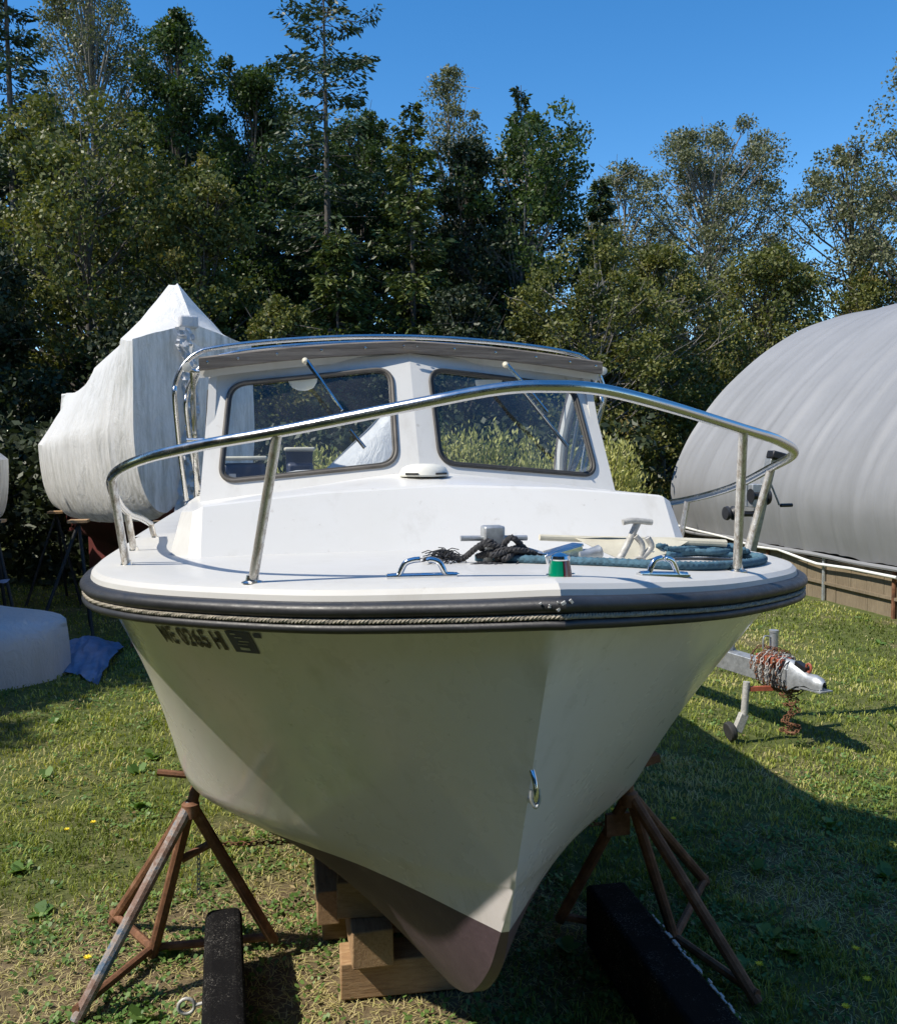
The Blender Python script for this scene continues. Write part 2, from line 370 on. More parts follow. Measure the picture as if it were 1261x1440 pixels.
camx, camy = -.59, -1.67
def in_view(x, y, m=.03):
    a = math.atan2(x-camx, y-camy)-YAW; return abs(a) < math.radians(26.7)+m
def grass_patch():
    pos = []; 
    bands = [(-1.2, .7, 700), (.7, 2.2, 7000), (2.2, 3.6, 3600), (3.6, 5.6, 1900), (5.6, 8.5, 950), (8.5, 13, 420)]
    for y0, y1, dens in bands:
        x0 = -5.5; x1 = 6.5
        n = int((x1-x0)*(y1-y0)*dens); X = RNG.uniform(x0, x1, n); Y = RNG.uniform(y0, y1, n)
        for x, y in zip(X, Y):
            if x > 6.4 or x < -5: continue
            if not in_view(x, y) and random.random() < .72: continue
            b = bare(x, y); tuft = .5+.9*nz(x*5.5, y*5.5, 3)+.5*nz(x*15, y*15, 7)
            if random.random() < .06 or (random.random() < b*1.1 and b > .30): 
                if random.random() < .5: continue
                pos.append((x, y, 1, b, tuft))       # dry straw
            elif random.random() < .35+tuft: pos.append((x, y, 0, b, tuft))
    return pos
gp = grass_patch(); n = len(gp)
P = np.zeros((n*2, 4, 3)); var = np.zeros(n*2)
for i, (x, y, dry, b, tuft) in enumerate(gp):
    z = gz(x, y); far = max(1, (y-camy)/3.5); a = random.uniform(0, 2*math.pi); ca, sa = math.cos(a), math.sin(a)
    if dry:
        L = random.uniform(.02, .07); w = .0016*far; lean = L*.95; hgt = random.uniform(.004, .018); v = random.uniform(.72, 1)
    else:
        L = random.uniform(.018, .042)*(.72+max(0, tuft)*.6); w = .0021*far*random.uniform(.7, 1.3); lean = L*random.uniform(.25, .95); hgt = L*.85
        v = min(1, max(0, .36+.6*nz(x*.8, y*.8, 11)+.4*nz(x*3, y*3, 5)+random.gauss(0, .17)))
    px, py = -sa*w, ca*w
    p0 = (x, y, z-.004); p1 = (x+ca*lean*.4, y+sa*lean*.4, z+hgt*.65); p2 = (x+ca*lean, y+sa*lean, z+hgt)
    P[2*i] = [(p0[0]-px, p0[1]-py, p0[2]), (p0[0]+px, p0[1]+py, p0[2]), (p1[0]+px, p1[1]+py, p1[2]), (p1[0]-px, p1[1]-py, p1[2])]
    P[2*i+1] = [(p1[0]-px, p1[1]-py, p1[2]), (p1[0]+px, p1[1]+py, p1[2]), (p2[0]+px*.2, p2[1]+py*.2, p2[2]), (p2[0]-px*.2, p2[1]-py*.2, p2[2])]
    var[2*i] = var[2*i+1] = v
g = quads('grass', P, 'grass', var); tag(g, 'short patchy lawn grass with dry blades around the boat', 'grass', kind='stuff')
# broad-leaved weeds and clover
C = []; D = []; vr = []; sz = []
for _ in range(6500):
    y = .8+6.7*random.random()**1.7; x0 = camx+(y-camy)*math.tan(YAW-math.radians(27)); x1 = camx+(y-camy)*math.tan(YAW+math.radians(27)); x = random.uniform(x0, x1)
    if nz(x*1.6+9, y*1.6) < -.02 and random.random() < .85: continue
    if x > 1 and y > 3.2 and random.random() < .6: continue
    big = random.random() < .018; k = random.randint(6, 11) if big else random.randint(5, 14); sp = .05 if big else .055
    vv = random.uniform(.1, .9)
    for j in range(k):
        a = random.uniform(0, 6.283); r = random.uniform(.3, 1)*sp
        xx = x+math.cos(a)*r; yy = y+math.sin(a)*r; L = random.uniform(.05, .085) if big else random.uniform(.012, .026)
        el = random.uniform(.15, .9)
        d = np.array([math.cos(a)*math.cos(el), math.sin(a)*math.cos(el), math.sin(el)]); w = np.array([-math.sin(a), math.cos(a), random.uniform(-.3, .3)])
        b0 = np.array([xx, yy, gz(xx, yy)+random.uniform(.004, .02)]) if not big else np.array([x, y, gz(x, y)+.004])
        C.append(np.stack([b0, b0+d*L*.4+w*L*.34, b0+d*L*.85+w*L*.28, b0+d*L-np.array([0, 0, L*.12]), b0+d*L*.85-w*L*.28, b0+d*L*.4-w*L*.34])); vr.append(min(1, max(0, vv+random.gauss(0, .15))))
w_ = quads('weeds', np.array(C), 'weed', np.array(vr), nvert=6); tag(w_, 'low clover and broad-leaved weeds growing through the lawn', 'weeds', kind='stuff')

HEEL = .016
# ------------------------------------------------------------------ THE BOAT
SH = np.array([(0,.056,1.706),(.2,.152,1.688),(.5,.30,1.668),(.8,.52,1.654),(.95,.70,1.646),(1.03,.88,1.64),(1.075,1.12,1.634),(1.11,1.6,1.615),(1.14,2.6,1.585),(1.14,4.,1.575),(1.06,6.2,1.60)])
CH = np.array([(0,.40,.92),(.12,.55,.90),(.275,.75,.88),(.455,.98,.845),(.63,1.19,.815),(.77,1.38,.81),(.875,1.62,.81),(.95,2.05,.805),(1.0,2.8,.78),(1.0,4,.76),(.95,6.2,.75)])
KE = np.array([(0,.40,.92),(.012,.50,.74),(.018,.60,.59),(.022,.80,.41),(.025,1.05,.28),(.028,1.2,.24),(.03,1.5,.19),(.03,1.9,.16),(.03,2.8,.14),(.03,4,.13),(.03,6.15,.12)])
def topside(t, v):
    a = crv(SH, t); b = crv(CH, t); p = a+(b-a)*v
    p[0] += -.030*math.sin(math.pi*v)*math.exp(-((t-.48)/.24)**2)*min(1, t*6)
    return p
boat = thing('motor_boat', 'white cabin motor boat with black rub rail and steel bow rail standing on jack stands', 'boat', (0, 3, .12))
TS = [i/100 for i in range(0, 101)]
def side_rows(fn, k, sgn):
    return [[(sgn*fn(t, j/k)[0], fn(t, j/k)[1], fn(t, j/k)[2]) for j in range(k+1)] for t in TS]
def bottom(t, v):
    a = crv(CH, t); b = crv(KE, t); p = a+(b-a)*v
    p[2] += .075*math.sin(math.pi*v)**1.2*min(1, t*3.2); return p
hb = MB()
for sg in (-1, 1):
    hb.grid(side_rows(topside, 16, sg), flip=sg < 0); hb.grid(side_rows(bottom, 12, sg), flip=sg < 0)
tr = [Vector((*topside(1, 1-j/8),)) for j in range(9)]; kk = [Vector((*bottom(1, j/6),)) for j in range(1, 7)]
ring = list(reversed(kk))+tr
hb.add([*ring, *[Vector((-p.x, p.y, p.z)) for p in reversed(ring)]], [tuple(range(len(ring)*2))])
hb.grid([[(sg*p[0], p[1], p[2]) for sg in (-1, 1)] for p in [crv(KE, t) for t in TS]])
def split_obj(name, mb, mat, keep_above, parent, zc=.752, tilt=0.004):
    bm = bmesh.new(); O = ORG[parent]
    vs = [bm.verts.new((x-O.x, y-O.y, z-O.z)) for x, y, z in mb.v]
    for f in mb.f:
        try: bm.faces.new([vs[i] for i in f])
        except ValueError: pass
    bmesh.ops.remove_doubles(bm, verts=bm.verts, dist=.0006)
    geom = bm.verts[:]+bm.edges[:]+bm.faces[:]
    bmesh.ops.bisect_plane(bm, geom=geom, plane_co=(0, 0, zc-O.z), plane_no=(0, tilt, 1), clear_inner=keep_above, clear_outer=not keep_above)
    bmesh.ops.recalc_face_normals(bm, faces=bm.faces)
    me = bpy.data.meshes.new(name); bm.to_mesh(me); bm.free()
    me.polygons.foreach_set('use_smooth', [True]*len(me.polygons)); me.set_sharp_from_angle(angle=math.radians(52 if keep_above else 26))
    return finish(name, me, mat, parent)
hull = split_obj('hull', hb, 'hull', True, boat)
botm = split_obj('hull_bottom', hb, 'bottom', False, boat)
# deck: toe band + top
def nrm2(t):
    a = crv(SH, max(0, t-.004)); b = crv(SH, min(1, t+.004)); d = b-a; n = np.array([d[1], -d[0]])
    n = n/np.linalg.norm(n)
    if t < .003: n = np.array([0., 1/n[1]])
    return n
db = MB()
DK = []
for sg in (-1, 1):
    rows = []
    for t in TS:
        if crv(SH, t)[1] > 2.62: break
        p = crv(SH, t); n = nrm2(t); r = []
        for off, dz in ((.012, .0), (.008, .018), (-.004, .029), (-.03, .036)):
            r.append((sg*max(0, p[0]+n[0]*off), p[1]+n[1]*off, p[2]+dz))
        w0 = r[-1]
        for k in range(1, 9):
            v = k/8; r.append((w0[0]*(1-v), w0[1]+.0*v, w0[2]+.022*(1-(1-v)**2)*min(1, p[0]/.6)))
        rows.append(r)
    db.grid(rows, flip=sg > 0)
deck = obj('deck', db, 'deck', boat, merge=.0008, sharp=26)
sb = MB()
for sg in (-1, 1):
    rows = []
    for t in TS:
        p = crv(SH, t)
        if p[1] < 2.45: continue
        rows.append([(sg*(p[0]+.012), p[1], p[2]), (sg*(p[0]+.012), p[1], p[2]+.03), (sg*(p[0]-.03), p[1], p[2]+.034), (sg*.86, p[1], p[2]+.04), (sg*.84, p[1], p[2]+.03), (sg*.84, p[1], .9)])
    sb.grid(rows, flip=sg > 0)
sb.box((0, 4.3, .9), (1.66, 3.7, .04)); sb.box((0, 6.16, 1.25), (1.9, .06, .72))
obj('cockpit', sb, 'deck', boat, sharp=40)
# rub rail: two black half-rounds with a rope between
def rail_strip(prof):
    b = MB(); full = []
    path = [(-1, t) for t in reversed(TS)]+[(1, t) for t in TS[1:]]
    rows = []
    for sg, t in path:
        p = crv(SH, t); n = nrm2(t)
        rows.append([(sg*(p[0]+n[0]*o) if t > 0 else 0, p[1]+n[1]*o, p[2]+z) for o, z in prof])
    return b.grid(rows)
def halfround(z1, z0, depth, base=.004):
    k = 10; return [(base+depth*math.sin(math.pi*j/k)**.7, z1+(z0-z1)*(1-math.cos(math.pi*j/k))/2) for j in range(k+1)]
rub = obj('rub_rail', rail_strip(halfround(.006, -.031, .036)+halfround(-.0315, -.037, .005)+halfround(-.0375, -.065, .032)), 'rubber', boat, sharp=32)
# laid rope in the groove
cen = []
for sg, t in [(-1, x/500) for x in range(330, 0, -1)]+[(1, x/500) for x in range(0, 331)]:
    p = crv(SH, t); n = nrm2(t); cen.append(Vector((sg*(p[0]+n[0]*.029) if t > 0 else 0, p[1]+n[1]*.029, p[2]-.0345)))
def resample(P, step):
    out = [P[0]]; acc = 0
    for a, b in zip(P[:-1], P[1:]):
        L = (b-a).length; s = step-acc
        while s <= L: out.append(a.lerp(b, s/L)); s += step
        acc = (acc+L) % step
    return out
def laid_rope(path, r, pitch, step, strands=3, n=5, rs=None):
    P = resample(path, step); b = MB()
    for q in range(strands):
        pts = []
        for i, p in enumerate(P):
            d = (P[min(i+1, len(P)-1)]-P[max(i-1, 0)]).normalized(); u = d.cross(Vector((0, 0, 1)))
            u = u.normalized() if u.length > .1 else Vector((1, 0, 0)); w = u.cross(d); a = 2*math.pi*(i*step/pitch+q/strands)
            pts.append(p+(u*math.cos(a)+w*math.sin(a))*r*.52)
        b.tube(pts, r*.56, n)
    return b
obj('rail_rope', laid_rope(cen, .0062, .027, .0050), 'rope_beige', rub, sharp=60, recalc=False)
# stem scuff and stains are real chips of white paint on the rail tip
cb = MB()
for _ in range(9):
    x = random.gauss(.0, .022)-.012; z = 1.704-abs(random.gauss(0, .010)); y = crv(SH, 0)[1]-.041+abs(x)*.35
    s_ = random.uniform(.002, .006); cb.box((x, y+ 0, z), (s_*1.6, .004, s_), Matrix.Rotation(random.uniform(-1, 1), 3, 'Y'))
tag(obj('paint_chips', cb, 'deck', rub), kind='stuff')

# bow rail
RP = [(1.06, 2.35, 1.705), (1.055, 2.0, 1.755), (1.045, 1.6, 1.80), (1.02, 1.2, 1.865), (.985, .888, 1.942), (.88, .60, 1.99), (.72, .42, 2.025), (.553, .305, 2.052), (.28, .165, 2.103), (.11, .112, 2.133)]
path = [(-x, y, z) for x, y, z in RP]+[(0, .10, 2.138)]+RP[::-1]
rail = obj('bow_rail', MB().tube(spline(path, 8), .0132, 14), 'steel', boat, sharp=60)
def stanchion(a, b, r=.0115, base=True):
    s = MB().tube([a, Vector(a).lerp(Vector(b), .5), b], r, 12)
    o = obj('stanchion', s, 'pitted', rail)
    f = MB().lathe([(.024, -.004), (.024, .004), (.016, .010), (.013, .018)], a, 16); obj('stanchion_foot', f, 'steel', o) if False else s
    return o
stn = [((.615, .435, 1.695), (.553, .305, 2.05)), ((.972, 1.005, 1.668), (.986, .888, 1.94)), ((1.03, 1.60, 1.645), (1.042, 1.56, 1.80)), ((1.04, 2.33, 1.615), (1.06, 2.345, 1.71))]
for a_, b_ in stn:
    for sg in (-1, 1): stanchion((sg*a_[0], a_[1], a_[2]-HEEL*sg*a_[0]), (sg*b_[0], b_[1], b_[2]))
stanchion((-.975, 1.06, 1.665), (-1.0, .95, 1.925), .008)
for a_, b_ in stn:
    for sg in (-1, 1):
        if a_[0] > .7 and False: continue
        obj('rail_foot', MB().lathe([(.026, 0), (.026, .004), (.016, .008), (.0135, .02)], (sg*a_[0], a_[1], a_[2]-HEEL*sg*a_[0]), 16), 'steel', rail)

def dk(x, y):
    lo, hi = 0, .8
    for _ in range(24):
        mid = (lo+hi)/2
        if crv(SH, mid)[1] < y: lo = mid
        else: hi = mid
    p = crv(SH, lo); v = max(0, 1-abs(x)/max(.05, p[0])); return float(p[2]+.036+.022*(1-(1-v)**2)*min(1, p[0]/.6))-HEEL*x
def ondeck(P, up): return [(x, y, dk(x, y)+up+(z if len(q) else 0)) for (x, y, z), q in zip(P, P)]
# coachroof (trunk)
def trunk_ring(z_t):  # z_t 0 bottom .. 1 top
    b = [(0, 1.06), (.40, 1.07), (.775, 1.085), (.815, 1.105), (.885, 1.28), (.91, 1.9), (.91, 2.6)]
    t_ = [(0, 1.30), (.40, 1.255), (.77, 1.20), (.80, 1.215), (.85, 1.40), (.865, 1.9), (.865, 2.6)]
    zb = [1.66]*7; zt = [1.888, 1.874, 1.842, 1.826, 1.815, 1.82, 1.82]
    return [((p[0]+(q[0]-p[0])*z_t), (p[1]+(q[1]-p[1])*z_t), a+(c-a)*z_t) for p, q, a, c in zip(b, t_, zb, zt)]
tb = MB()
rings = [trunk_ring(0), trunk_ring(.985)]
top = trunk_ring(1.0)
def inset(r, d): return [(max(0, x-d*(1 if x > .3 else 0)), y+(d if y < 1.4 else 0), z+.004) for x, y, z in r]
rings += [[(x*.998, y+.006, z) for x, y, z in top], inset(top, .012)]
cr = inset(top, .012)
inner = [(x*.5, max(y, 1.62)+.0, 1.925-.10*(x/.85)**2*.6) if y < 2 else (x*.5, 2.6, 1.92) for x, y, z in cr]
rings += [[((x+u[0])/2, (y+u[1])/2, (z+u[2])/2+.006) for (x, y, z), u in zip(cr, inner)], inner, [(0, 1.75 if y < 2 else 2.6, 1.93) for x, y, z in inner]]
for sg in (-1, 1):
    tb.grid([[(sg*x, y, z) for x, y, z in r] for r in rings], flip=sg < 0)
coach = obj('coachroof', tb, 'cabin', boat, merge=.001, sharp=12, bevel=0)
vb = MB().lathe([(.088, 0), (.090, .006), (.086, .016), (.078, .030), (.06, .040), (.03, .044), (.004, .045)], (-.015, 1.50, 1.916), 32)
vent = obj('roof_vent', vb, 'white_plastic', coach)
for a in (-2.25, -1.0): obj('vent_slot', MB().box((-.015+.0895*math.cos(a), 1.50+.0895*math.sin(a), 1.926), (.050, .006, .007), Matrix.Rotation(a+math.pi/2, 3, 'Z')), 'black', vent)

# windscreen frame with two rounded openings
def lerp3(a, b, u): return Vector(a)*(1-u)+Vector(b)*u
def panel(name, corners, holes, mat, parent, thick=.04, N=48, rad=.18, tdir=None):
    """corners BL BR TR TL ; hole corners in same order; returns hole loop"""
    c = [Vector(p) for p in corners]; h = [Vector(p) for p in holes]
    def rounded(h, rfrac, N):
        out = []; per = N//4
        for k in range(4):
            p = h[k]; a = h[k-1]; b = h[(k+1) % 4]
            r = rfrac*min((a-p).length, (b-p).length)
            pa = p+(a-p).normalized()*r; pb = p+(b-p).normalized()*r
            for j in range(per):
                u = j/(per-1); out.append(pa*(1-u)**2+p*2*u*(1-u)+pb*u*u)
        return out
    loop = rounded(h, rad, N)
    n = (c[1]-c[0]).cross(c[3]-c[0]).normalized() if tdir is None else Vector(tdir)
    # outer points: same index spacing, straight corners
    outer = []; per = N//4
    for k in range(4):
        p = c[k]; a = c[k-1]; b = c[(k+1) % 4]
        for j in range(per):
            u = j/(per-1)
            if u < .5: outer.append(p+(a-p)*(.5-u)*.5)
            elif u > .5: outer.append(p+(b-p)*(u-.5)*.5)
            else: outer.append(p.copy())
    if per % 2 == 0: outer[per//2-1] = None
    outer = []
    for k in range(4):
        p = c[k]; a = c[k-1]; b = c[(k+1) % 4]
        for j in range(per):
            m_ = per//2
            if j < m_: outer.append(p+(a-p)*(.25*(m_-j)/m_))
            elif j == m_: outer.append(p.copy())
            else: outer.append(p+(b-p)*(.25*(j-m_)/(per-1-m_)))
    d = n*thick; mb = MB()
    mb.grid([outer, loop, [p+d for p in loop], [p+d for p in outer], outer], close_u=False)
    # close ring
    k = N; rows = [outer, loop, [p+d for p in loop], [p+d for p in outer], outer]
    mb.add([q for r in rows for q in (r[-1], r[0])], [(2*i, 2*i+1, 2*i+3, 2*i+2) for i in range(4)])
    return obj(name, mb, mat, parent, merge=.0005, sharp=30), loop, n
cab = None
half = {}
frame_mb = None
for sg, nm in ((-1, 'a'), (1, 'b')):
    BL, BR, TR, TL = (0, 1.66, 1.915), (sg*.815, 1.715, 1.80), (sg*.772, 1.885, 2.325), (0, 1.885, 2.395)
    hBL, hBR, hTR, hTL = (sg*.082, 1.745, 1.957), (sg*.742, 1.745, 1.897), (sg*.702, 1.855, 2.272), (sg*.075, 1.865, 2.335)
    # keep the opening in the panel's plane
    c0 = Vector(BL); nn = (Vector(BR)-c0).cross(Vector(TL)-c0).normalized()
    def inpl(p):
        p = Vector(p); t = (c0-p).dot(nn)/nn.y; return Vector((p.x, p.y+t, p.z))
    hs_ = [inpl(p) for p in (hBL, hBR, hTR, hTL)]; cs = [inpl(p) for p in (BL, BR, TR, TL)]
    o, loop, n = panel('windscreen_frame', cs, hs_, 'cabin', boat, .045, 52, .17, tdir=(0, .9987, .05))
    g_out = MB().tube([p+Vector((0, -.004, 0)) for p in loop], .0072, 8, closed=True)
    win = obj('window', g_out, 'gasket_brown' if sg < 0 else 'gasket', o, sharp=70)
    cen_ = sum(loop, Vector())/len(loop)
    gb = MB(); lp = [p+(p-cen_).normalized()*.006+Vector((0, .008, 0)) for p in loop]
    gb.add(lp, [tuple(range(len(lp)))])
    # thin inner liner
    gl_ = obj('pane', gb, 'glass', o, smooth=False)
    lb = MB().tube([p+Vector((0, .004, 0))-(p-cen_).normalized()*.009 for p in loop], .0075, 6, closed=True)
    obj('gasket_lip', lb, 'gasket', o, sharp=70)
    half[sg] = (cs, n)
# screws on centre post
s_ = MB()
for z in (2.27, 2.15, 2.03): s_.lathe([(.003, 0), (.003, .003)], (.028, 1.70+(z-1.93)*.47-.004, z), 8, Matrix.Rotation(math.radians(90), 3, 'X'))
tag(obj('post_screws', s_, 'black', boat), kind='stuff')
# side wings of the windscreen with a triangular pane
for sg in (-1, 1):
    x0, x1 = sg*.80, sg*.762
    A = Vector((sg*.805, 1.755, 1.81)); B = Vector((sg*.815, 2.42, 1.81)); Cc = Vector((sg*.775, 2.02, 2.33)); D = Vector((sg*.775, 1.93, 2.33))
    arc = [B.lerp(Cc, u)+Vector((0, .07*math.sin(math.pi*u), 0)) for u in [i/12 for i in range(13)]]
    outer = [A]+arc+[D, A.lerp(D, .5)]
    cc = sum(outer, Vector())/len(outer)
    inn = [cc+(p-cc)*.70+Vector((0, -.015, -.0)) for p in outer]
    d = Vector((-sg*.03, 0, 0)); mb = MB()
    rows = [outer, inn, [p+d for p in inn], [p+d for p in outer], outer]; rows = [r+[r[0]] for r in rows]
    mb.grid(rows); wing = obj('side_wing', mb, 'cabin', boat, merge=.0005)
    obj('side_pane', MB().add([p+d*.5 for p in inn], [tuple(range(len(inn)))]), 'glass', wing, smooth=False)
    obj('side_gasket', MB().tube([p for p in inn], .008, 6, closed=True), 'gasket', wing)
    obj('wing_trim', MB().tube([p+d*.5+Vector((0, .02, 0)) for p in arc], .019, 8), 'teak', wing)
# teak brow: two boards
for sg in (-1, 1):
    p0 = Vector((0, 1.872, 2.418)); p1 = Vector((sg*.81, 1.876, 2.343)); pts = []
    for k in range(13):
        u = k/12; p = p0.lerp(p1, u)+Vector((0, 0, .012*math.sin(math.pi*u))); pts.append(p)
    mb = MB(); prof = [(-.008, -.023), (.03, -.023), (.03, .022), (-.004, .026), (-.010, .020)]
    mb.grid([[(p.x, p.y+a_, p.z+b_) for a_, b_ in prof+prof[:1]] for p in pts])
    mb.add([(pts[-1].x, pts[-1].y+a_, pts[-1].z+b_) for a_, b_ in prof], [tuple(range(5))])
    br = obj('brow_board', mb, 'teak', boat, sharp=30)
    sc = MB()
    for u in (.03, .22, .43, .64, .82, .96):
        p = p0.lerp(p1, u)+Vector((0, -.0135, .002+.012*math.sin(math.pi*u))); sc.lathe([(.0052, 0), (.0052, .0025), (.002, .0035)], p, 8, Matrix.Rotation(math.radians(90), 3, 'X'))
    tag(obj('brow_screws', sc, 'steel', br), kind='stuff')
    hb_ = MB(); 
    rows = [[(p.x, p.y+a_, p.z+b_) for a_, b_ in ((.031, -.05), (.036, .0), (.05, .012), (.10, .016))] for p in pts]
    hb_.grid(rows); obj('header', hb_, 'cabin', boat)
obj('joint_plate', MB().box((.0, 1.846, 2.416), (.05, .006, .02)), 'teak', boat)
# fittings hanging from the header behind the glass
for x, z in ((-.418, 2.272), (.345, 2.268)):
    obj('cabin_light', MB().lathe([(.058, .016), (.056, 0), (.042, -.022), (.02, -.032), (.002, -.034)], (x, 1.96, z+.012), 20, scale=(1, .6, 1)), 'white_plastic', boat)
# wipers
def wiper(piv, tip, blade, r=.0075):
    root = obj('wiper', MB().tube([piv, Vector(piv).lerp(Vector(tip), .5)+Vector((0, -.01, 0)), tip], [r*1.25, r, r*.8], 8), 'chrome', boat)
    obj('wiper_motor_cap', MB().lathe([(.012, 0), (.013, .010), (.008, .022), (.003, .025)], Vector(piv)+Vector((-.006, .012, .004)), 12, Matrix.Rotation(math.radians(115), 3, 'X')), 'cream', root)
    if blade: 
        a = Vector(blade[0]); b = Vector(blade[1]); obj('wiper_blade', MB().bar(a, b, .007, .014), 'black', root); obj('blade_spine', MB().tube([a+Vector((0, -.008, 0)), b+Vector((0, -.008, 0))], .004, 6), 'chrome', root)
    return root
wiper((-.408, 1.805, 2.352), (-.284, 1.74, 2.162), ((-.255, 1.745, 2.09), (-.20, 1.735, 2.02)))
wiper((.383, 1.805, 2.345), (.53, 1.745, 2.155), ((.44, 1.78, 2.24), (.605, 1.725, 2.02)), .0065)

# canopy frame: three folded steel hoops behind the windscreen
def hoop(w, y, ztop, zbase, yb, r=.010, cam_=.075, rc=.17):
    pts = []
    def half_(sg):
        a = [(sg*w*.99, yb, zbase), (sg*w*1.0, y+(yb-y)*.5, (zbase+ztop-.25)/2), (sg*w, y, ztop-.27)]
        for k in range(1, 8):
            th = k/8*math.pi/2; a.append((sg*(w-rc+rc*math.cos(th)), y, ztop-.25+.19*math.sin(th)))
        for u in (.72, .5, .25): a.append((sg*w*u, y, ztop-cam_*u*u*1.1))
        return a
    L = half_(-1); R_ = half_(1)
    return MB().tube(spline(L+[(0, y, ztop)]+R_[::-1], 4), r, 10)
cf = obj('canopy_frame', hoop(.925, 2.14, 2.492, 1.80, 2.45), 'steel', boat, sharp=60)
obj('canopy_hoop', hoop(.865, 2.28, 2.485, 1.78, 2.48, .0095), 'steel', cf, sharp=60)
obj('canopy_hoop', hoop(.875, 2.05, 2.452, 1.85, 2.45, .0085, .085), 'steel', cf, sharp=60)
for sg in (-1, 1):
    b = MB(); b.tube([(sg*.845, 2.02, 2.335), (sg*.86, 2.3, 1.79)], .0095, 8); b.tube([(sg*.885, 2.2, 2.12), (sg*.85, 2.5, 1.80)], .009, 8)
    b.tube([(sg*.78, 2.0, 2.325), (sg*.86, 2.02, 2.33)], .008, 8); b.tube([(sg*.80, 2.1, 2.06), (sg*.88, 2.12, 2.06)], .008, 8); b.tube([(sg*.80, 2.25, 1.84), (sg*.86, 2.28, 1.84)], .008, 8)
    obj('canopy_strut', b, 'steel', cf)
    obj('frame_knuckle', MB().lathe([(.002, -.014), (.017, -.012), (.019, 0), (.017, .012), (.002, .014)], (sg*.862, 2.0, 2.342), 16, Matrix.Rotation(math.radians(90), 3, 'X')), 'white_plastic', cf)
# seats in the cockpit
for x, w in ((-.675, .22), (-.385, .14)):
    s_ = MB(); s_.box((x, 3.2, 1.56), (w, .12, .78)); st = obj('seat', s_, 'navy', boat, bevel=.02)
    obj('seat_top', MB().box((x, 3.2, 1.975 if w > .2 else 2.02), (w+.02, .15, .022)), 'cream', st, bevel=.008)
    if w < .2: obj('seat_back', MB().box((x, 3.24, 1.86), (w, .05, .30)), 'navy', st)
obj('steering_console', MB().box((-.56, 2.55, 1.55), (.42, .3, .5)), 'navy', boat, bevel=.02)
obj('instruction_label', MB().box((-.735, 3.135, 1.88), (.035, .004, .03)), 'decal_white', boat)

# bow light
lx, ly, lz = .0, .195, 1.717
lt = obj('bow_light', MB().lathe([(.036, 0), (.037, .004), (.030, .010), (.028, .012)], (.05, ly, lz), 28), 'chrome', boat)
k = 20
def lens(a0, a1):
    b = MB(); rows = []
    for i in range(k+1):
        a = a0+(a1-a0)*i/k; rows.append([(.05+r_*math.cos(a), ly+r_*math.sin(a), lz+z_) for r_, z_ in ((.027, .010), (.026, .02), (.021, .049), (.001, .05))])
    return b.grid(rows)
obj('green_lens', lens(math.radians(100), math.radians(268)), 'green_lens', lt); obj('red_lens', lens(math.radians(271), math.radians(430)), 'red_lens', lt)
obj('lamp_cap', MB().lathe([(.0215, .048), (.023, .051), (.021, .058), (.011, .063), (.002, .065)], (.05, ly, lz), 24), 'chrome', lt)
# fairleads
def fairlead(a, b, h):
    a = Vector(a); b = Vector(b); d = b-a; u = d.normalized(); z = Vector((0, 0, 1))
    body = MB(); pts = [a-u*.012+z*.004, a+u*.006+z*.006, a+u*.012+z*h*.45, a+u*.022+z*h*.85, a+u*.04+z*h, a+d*.46+z*h*1.03]
    body.tube(spline(pts, 4), .0070, 10)
    pts = [b+u*.012+z*.004, b-u*.006+z*.006, b-u*.012+z*h*.45, b-u*.022+z*h*.85, b-u*.04+z*h, b-d*.40+z*h*.93]
    body.tube(spline(pts, 4), .0070, 10); body.tube([a-u*.02+z*.004, b+u*.02+z*.004], .0065, 8)
    side = u.cross(z); body.bar(a-u*.02+z*.002, b+u*.02+z*.002, .028, .005)
    return obj('fairlead', body, 'chrome', boat, sharp=60)
fairlead((-.295, .325, dk(-.295, .325)), (-.180, .295, dk(-.18, .295)), .040); fairlead((.285, .262, dk(.285, .262)), (.375, .275, dk(.375, .275)), .042)
# samson post with cross pin
sp_ = obj('mooring_post', MB().box((.02, .665, 1.745), (.058, .05, .118)), 'galv', boat, bevel=.006)
obj('cross_pin', MB().tube([(-.07, .66, 1.772), (.115, .66, 1.768)], .0075, 10), 'galv', sp_)
obj('deck_clip', MB().box((-.085, .84, 1.716), (.022, .014, .014)), 'black', boat)
# bow eye
be = MB(); e0 = Vector((.004, .268, 1.235))
be.tube(spline([e0+Vector((-.004, .03, .05)), e0+Vector((-.004, -.012, .045)), e0+Vector((0, -.035, .01)), e0+Vector((0, -.03, -.03)), e0+Vector((0, .03, -.045))], 5), .0065, 10)
obj('bow_eye', be, 'chrome', boat, sharp=60)
obj('bow_shackle', MB().tube(spline([e0+Vector((-.009, -.032, -.0)), e0+Vector((-.010, -.035, -.022)), e0+Vector((0, -.038, -.040)), e0+Vector((.010, -.035, -.022)), e0+Vector((.009, -.032, 0))], 5), .004, 8), 'galv', boat, sharp=60)
obj('eye_plate', MB().box(e0+Vector((-.002, -.004, .048)), (.022, .02, .024)), 'galv', boat, bevel=.003)

